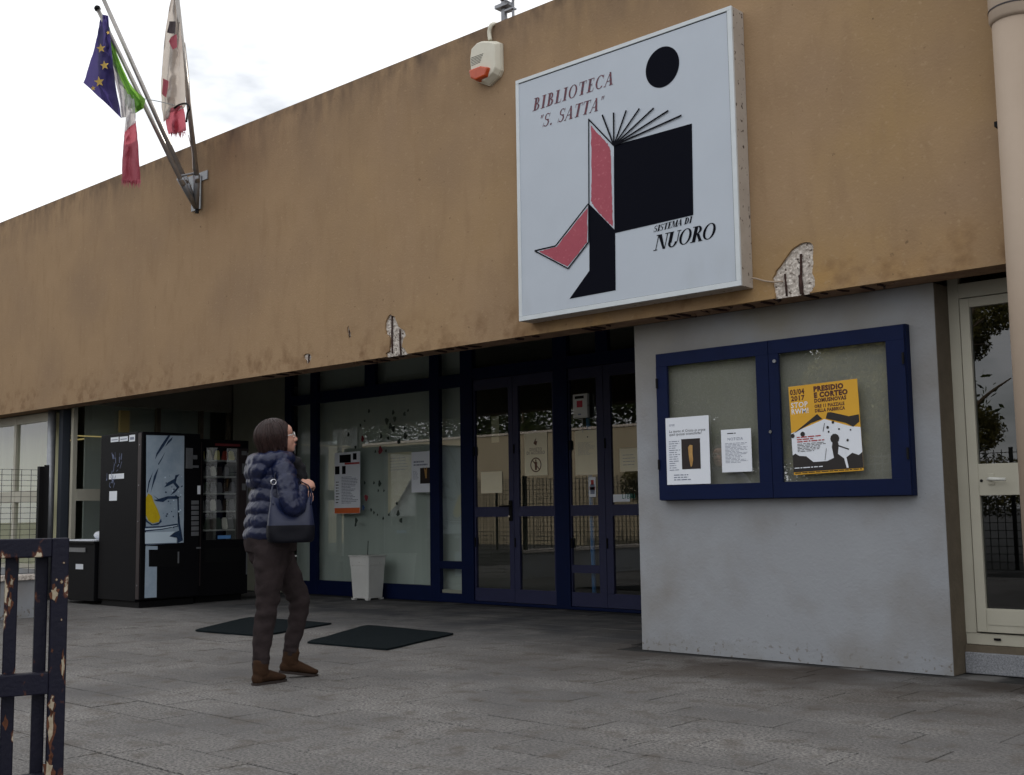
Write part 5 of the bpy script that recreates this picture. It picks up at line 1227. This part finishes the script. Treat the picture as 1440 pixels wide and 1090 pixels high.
# jacket
def puff(z): # quilting
    s_ = ((z-.845)/.078) % 1; return 1+.13*(abs(math.sin(math.pi*s_))**.42)-.10
j = BM(); prof = spline([(.845, -.04, .164, .180), (.88, -.04, .176, .192), (1.0, -.035, .168, .190), (1.12, -.03, .152, .182), (1.22, -.03, .138, .178), (1.30, -.035, .114, .158), (1.36, -.035, .085, .105), (1.40, -.03, .07, .078)], 14)
rings = []
for z, cx, rx_, ry_ in prof:
    r = []
    for i in range(64):
        a = 2*math.pi*i/64; w = puff(z+.006*math.sin(a*3)+.004*math.sin(a*7+z*20)); w *= 1+.022*noise.noise(Vector((math.cos(a)*7, math.sin(a)*7, z*12)))
        r.append(j.verts.new((cx+rx_*w*math.cos(a), ry_*w*math.sin(a), z)))
    rings.append(r)
for a_, b_ in zip(rings, rings[1:]):
    for i in range(64): j.faces.new((a_[i], a_[(i+1) % 64], b_[(i+1) % 64], b_[i]))
j.faces.new(rings[0][::-1]); j.faces.new(rings[-1])
def sleeve(b, pts):
    def md(s_, a): return 1+.13*(abs(math.sin(s_*math.pi*6.5))**.45)-.09+.06*noise.noise(Vector((math.cos(a)*2, math.sin(a)*2, s_*14)))
    limb(b, pts, n=28, m=12, mod=md)
sleeve(j, [(-.03, -.155, 1.285, .066), (-.025, -.225, 1.19, .064), (-.025, -.275, 1.08, .062), (.005, -.285, 1.045, .060), (.035, -.255, 1.08, .054), (.072, -.205, 1.145, .042)])
sleeve(j, [(-.045, .155, 1.285, .07), (-.035, .225, 1.18, .068), (-.0, .25, 1.055, .064), (.05, .23, 1.035, .06), (.10, .19, 1.055, .052), (.155, .14, 1.09, .042)])
pm('jacket', remesh(j, .0056, 1, 'jacket', .0035, 40), M_coat, wom)
hd = BM()
ringp = spline([(.062, 0, 1.338, .042, .04), (.03, -.07, 1.345, .045, .045), (-.04, -.115, 1.335, .052, .055), (-.115, -.09, 1.325, .055, .062), (-.15, 0, 1.32, .055, .062), (-.115, .09, 1.325, .055, .062), (-.04, .115, 1.335, .052, .055), (.03, .07, 1.345, .045, .045), (.062, 0, 1.338, .042, .04)], 6)[:-1]
tube(hd, [p[:3] for p in ringp], [p[3]*(1+.08*math.sin(i*1.3)) for i, p in enumerate(ringp)], 18, closed=True)
ball(hd, (-.145, 0, 1.27), (.068, .145, .075), M=Matrix.Rotation(R(18), 4, 'Y')); ball(hd, (-.155, 0, 1.205), (.045, .11, .05)); ball(hd, (-.10, 0, 1.30), (.08, .14, .05))
ball(hd, (-.125, -.075, 1.285), (.055, .06, .06)); ball(hd, (-.125, .075, 1.285), (.055, .06, .06))
pm('hood', remesh(hd, .006, 3, 'hood', .010, 20), M_coat, wom)
sc = BM(); limb(sc, [(.03, -.05, 1.345, .035), (.085, -.03, 1.32, .045), (.10, .03, 1.28, .055), (.095, .02, 1.18, .05), (.10, .0, 1.08, .04), (.105, .0, .98, .035)]); limb(sc, [(.03, .05, 1.345, .04), (.09, .0, 1.31, .05), (.12, .0, 1.24, .05), (.13, .03, 1.15, .045)])
pm('scarf', remesh(sc, .007, 3, 'scarf', .014, 24), M_scarf, wom)
# trousers
tr = BM()
limb(tr, [(-.05, 0, .90, .155, .168), (-.055, 0, .84, .162, .176), (-.055, 0, .78, .15, .168)], n=28, side=(1, 0, 0))
def wr(amp):
    def md(s_, a): return .95+amp*noise.noise(Vector((math.cos(a)*1.6, math.sin(a)*1.6, s_*16)))+.055*math.sin(s_*62+1.6*math.sin(a+1))*math.exp(-((s_-.5)/.17)**2)+.06*math.sin(s_*95+1.2*math.sin(a))*math.exp(-((s_-.95)/.12)**2)+.04*math.sin(s_*40+2*a)*math.exp(-((s_-.1)/.15)**2)
    return md
limb(tr, [(-.075, -.082, .80, .115), (-.085, -.09, .70, .102), (-.095, -.092, .56, .082), (-.105, -.092, .43, .068), (-.125, -.092, .30, .062), (-.135, -.092, .18, .054), (-.138, -.092, .10, .048)], n=24, m=8, mod=wr(.07))
limb(tr, [(-.03, .082, .80, .118), (.035, .09, .70, .104), (.105, .092, .58, .084), (.155, .092, .47, .070), (.145, .092, .34, .060), (.115, .092, .22, .052), (.095, .092, .14, .044)], n=24, m=8, mod=wr(.07))
pm('trousers', remesh(tr, .0058, 1, 'trousers', .008, 17), M_trous, wom)
# boots
def boot(x, y, z, pitch, yawf):
    T = Matrix.Translation((x, y, z)) @ Matrix.Rotation(yawf, 4, 'Z') @ Matrix.Rotation(pitch, 4, 'Y')
    bb = BM(); limb(bb, [(0, 0, .135, .050, .046), (-.004, 0, .09, .050, .044), (0, 0, .055, .052, .042)], side=(1, 0, 0))
    ball(bb, (-.022, 0, .035), (.040, .036, .040)); limb(bb, [(-.02, 0, .04, .036, .034), (.05, 0, .042, .036, .037), (.10, -.002, .032, .029, .041), (.145, -.002, .026, .021, .036), (.172, 0, .024, .014, .024)], side=(0, 0, 1))
    for v in bb.verts:
        if v.co.z < .006: v.co.z = .006
    me = remesh(bb, .005, 4, 'boot', .002, 30); me.transform(T); o = pm('boot', me, M_boot, wom)
    sb = BM(); out_ = [(-.062, .0), (-.05, .028), (-.01, .034), (.05, .038), (.10, .043), (.15, .038), (.182, .018), (.188, 0), (.182, -.018), (.15, -.04), (.10, -.043), (.05, -.036), (-.01, -.034), (-.05, -.028)]
    lo = [sb.verts.new((a, e, -.004)) for a, e in out_]; hi = [sb.verts.new((a, e, .010)) for a, e in out_]; n_ = len(lo); sb.faces.new(lo[::-1]); sb.faces.new(hi)
    for i in range(n_): sb.faces.new((lo[i], lo[(i+1) % n_], hi[(i+1) % n_], hi[i]))
    me = bpy.data.meshes.new('sole'); sb.to_mesh(me); sb.free(); me.transform(T); me.transform(MP); me.transform(Matrix.Translation(-ORG[wom.name])); so_ = bpy.data.objects.new('sole', me); COL.objects.link(so_); me.materials.append(M_sole); so_.parent = o
boot(-.135, -.095, .004, 0, R(22)); boot(.092, .092, .03, R(9), R(-6))
# handbag
hg = thing('handbag', tuple(MP @ Vector((.07, -.3, .84))), 'navy blue leather handbag with dark base hanging on the woman\'s arm', 'handbag')
def hp(name, me, m): me.transform(MP); return link_mesh(name, me, m, hg, True)
gb_ = BM(); Zs = spline([(.835, .125, .046), (.85, .150, .058), (.91, .160, .060), (.97, .152, .050), (1.02, .140, .034), (1.055, .132, .018)], 6); rings = []
for z, a_, t_ in Zs:
    r = []
    for i in range(40):
        an = 2*math.pi*i/40; ca, sa = math.cos(an), math.sin(an); sx_ = math.copysign(abs(ca)**.55, ca); sy_ = math.copysign(abs(sa)**.7, sa)
        sag = -.045*(1-sx_*sx_)*max(0, (z-.95)/.10); r.append(gb_.verts.new((-.01+.9*a_*sx_+.006*noise.noise(Vector((ca, sa, z*9))), -.262-t_*sy_*(1+.12*noise.noise(Vector((ca*2, sa*2, z*14)))), z+sag+.07*max(0, (z-.95)/.1)*abs(sx_)**4)))
    rings.append(r)
for a_, b_ in zip(rings, rings[1:]):
    for i in range(40): gb_.faces.new((a_[i], a_[(i+1) % 40], b_[(i+1) % 40], b_[i]))
gb_.faces.new(rings[0][::-1]); gb_.faces.new(rings[-1])
low = gb_.copy(); bmesh.ops.bisect_plane(gb_, geom=gb_.verts[:]+gb_.edges[:]+gb_.faces[:], plane_co=(0, 0, .935), plane_no=(0, 0, 1), clear_inner=True)
bmesh.ops.bisect_plane(low, geom=low.verts[:]+low.edges[:]+low.faces[:], plane_co=(0, 0, .938), plane_no=(0, 0, 1), clear_outer=True)
for v in low.verts: v.co = Vector((-.01+(v.co.x+.01)*1.012, -.262+(v.co.y+.262)*1.02, v.co.z))
me = bpy.data.meshes.new('bag_body'); gb_.to_mesh(me); gb_.free(); hp('bag_body', me, M_bag)
me = bpy.data.meshes.new('bag_base'); low.to_mesh(me); low.free(); hp('bag_base', me, M_bagd)
for y_ in (-.285, -.24):
    for path in ([(-.125, y_, 1.06), (-.125, -.235, 1.12), (-.105, -.218, 1.19), (-.09, -.205, 1.25), (-.05, -.16, 1.28)], [(.105, y_, 1.06), (.118, y_+.02, 1.11), (.115, -.215, 1.17), (.08, -.18, 1.20), (.04, -.16, 1.25)]):
        s_ = BM(); q_ = spline(path, 6); tube(s_, q_, .010, 8, ry=.0035, side=(0, 1, .2)); me = bpy.data.meshes.new('strap'); s_.to_mesh(me); s_.free(); hp('strap', me, M_bag)
for y_ in (-.285, -.24):
    s_ = BM(); tube(s_, [(-.105+.016*math.cos(i*.6283), (-.226 if y_ < -.27 else -.214), 1.195+.016*math.sin(i*.6283)) for i in range(10)], .0035, 6, closed=True); me = bpy.data.meshes.new('ring'); s_.to_mesh(me); s_.free(); hp('ring', me, M_metal)
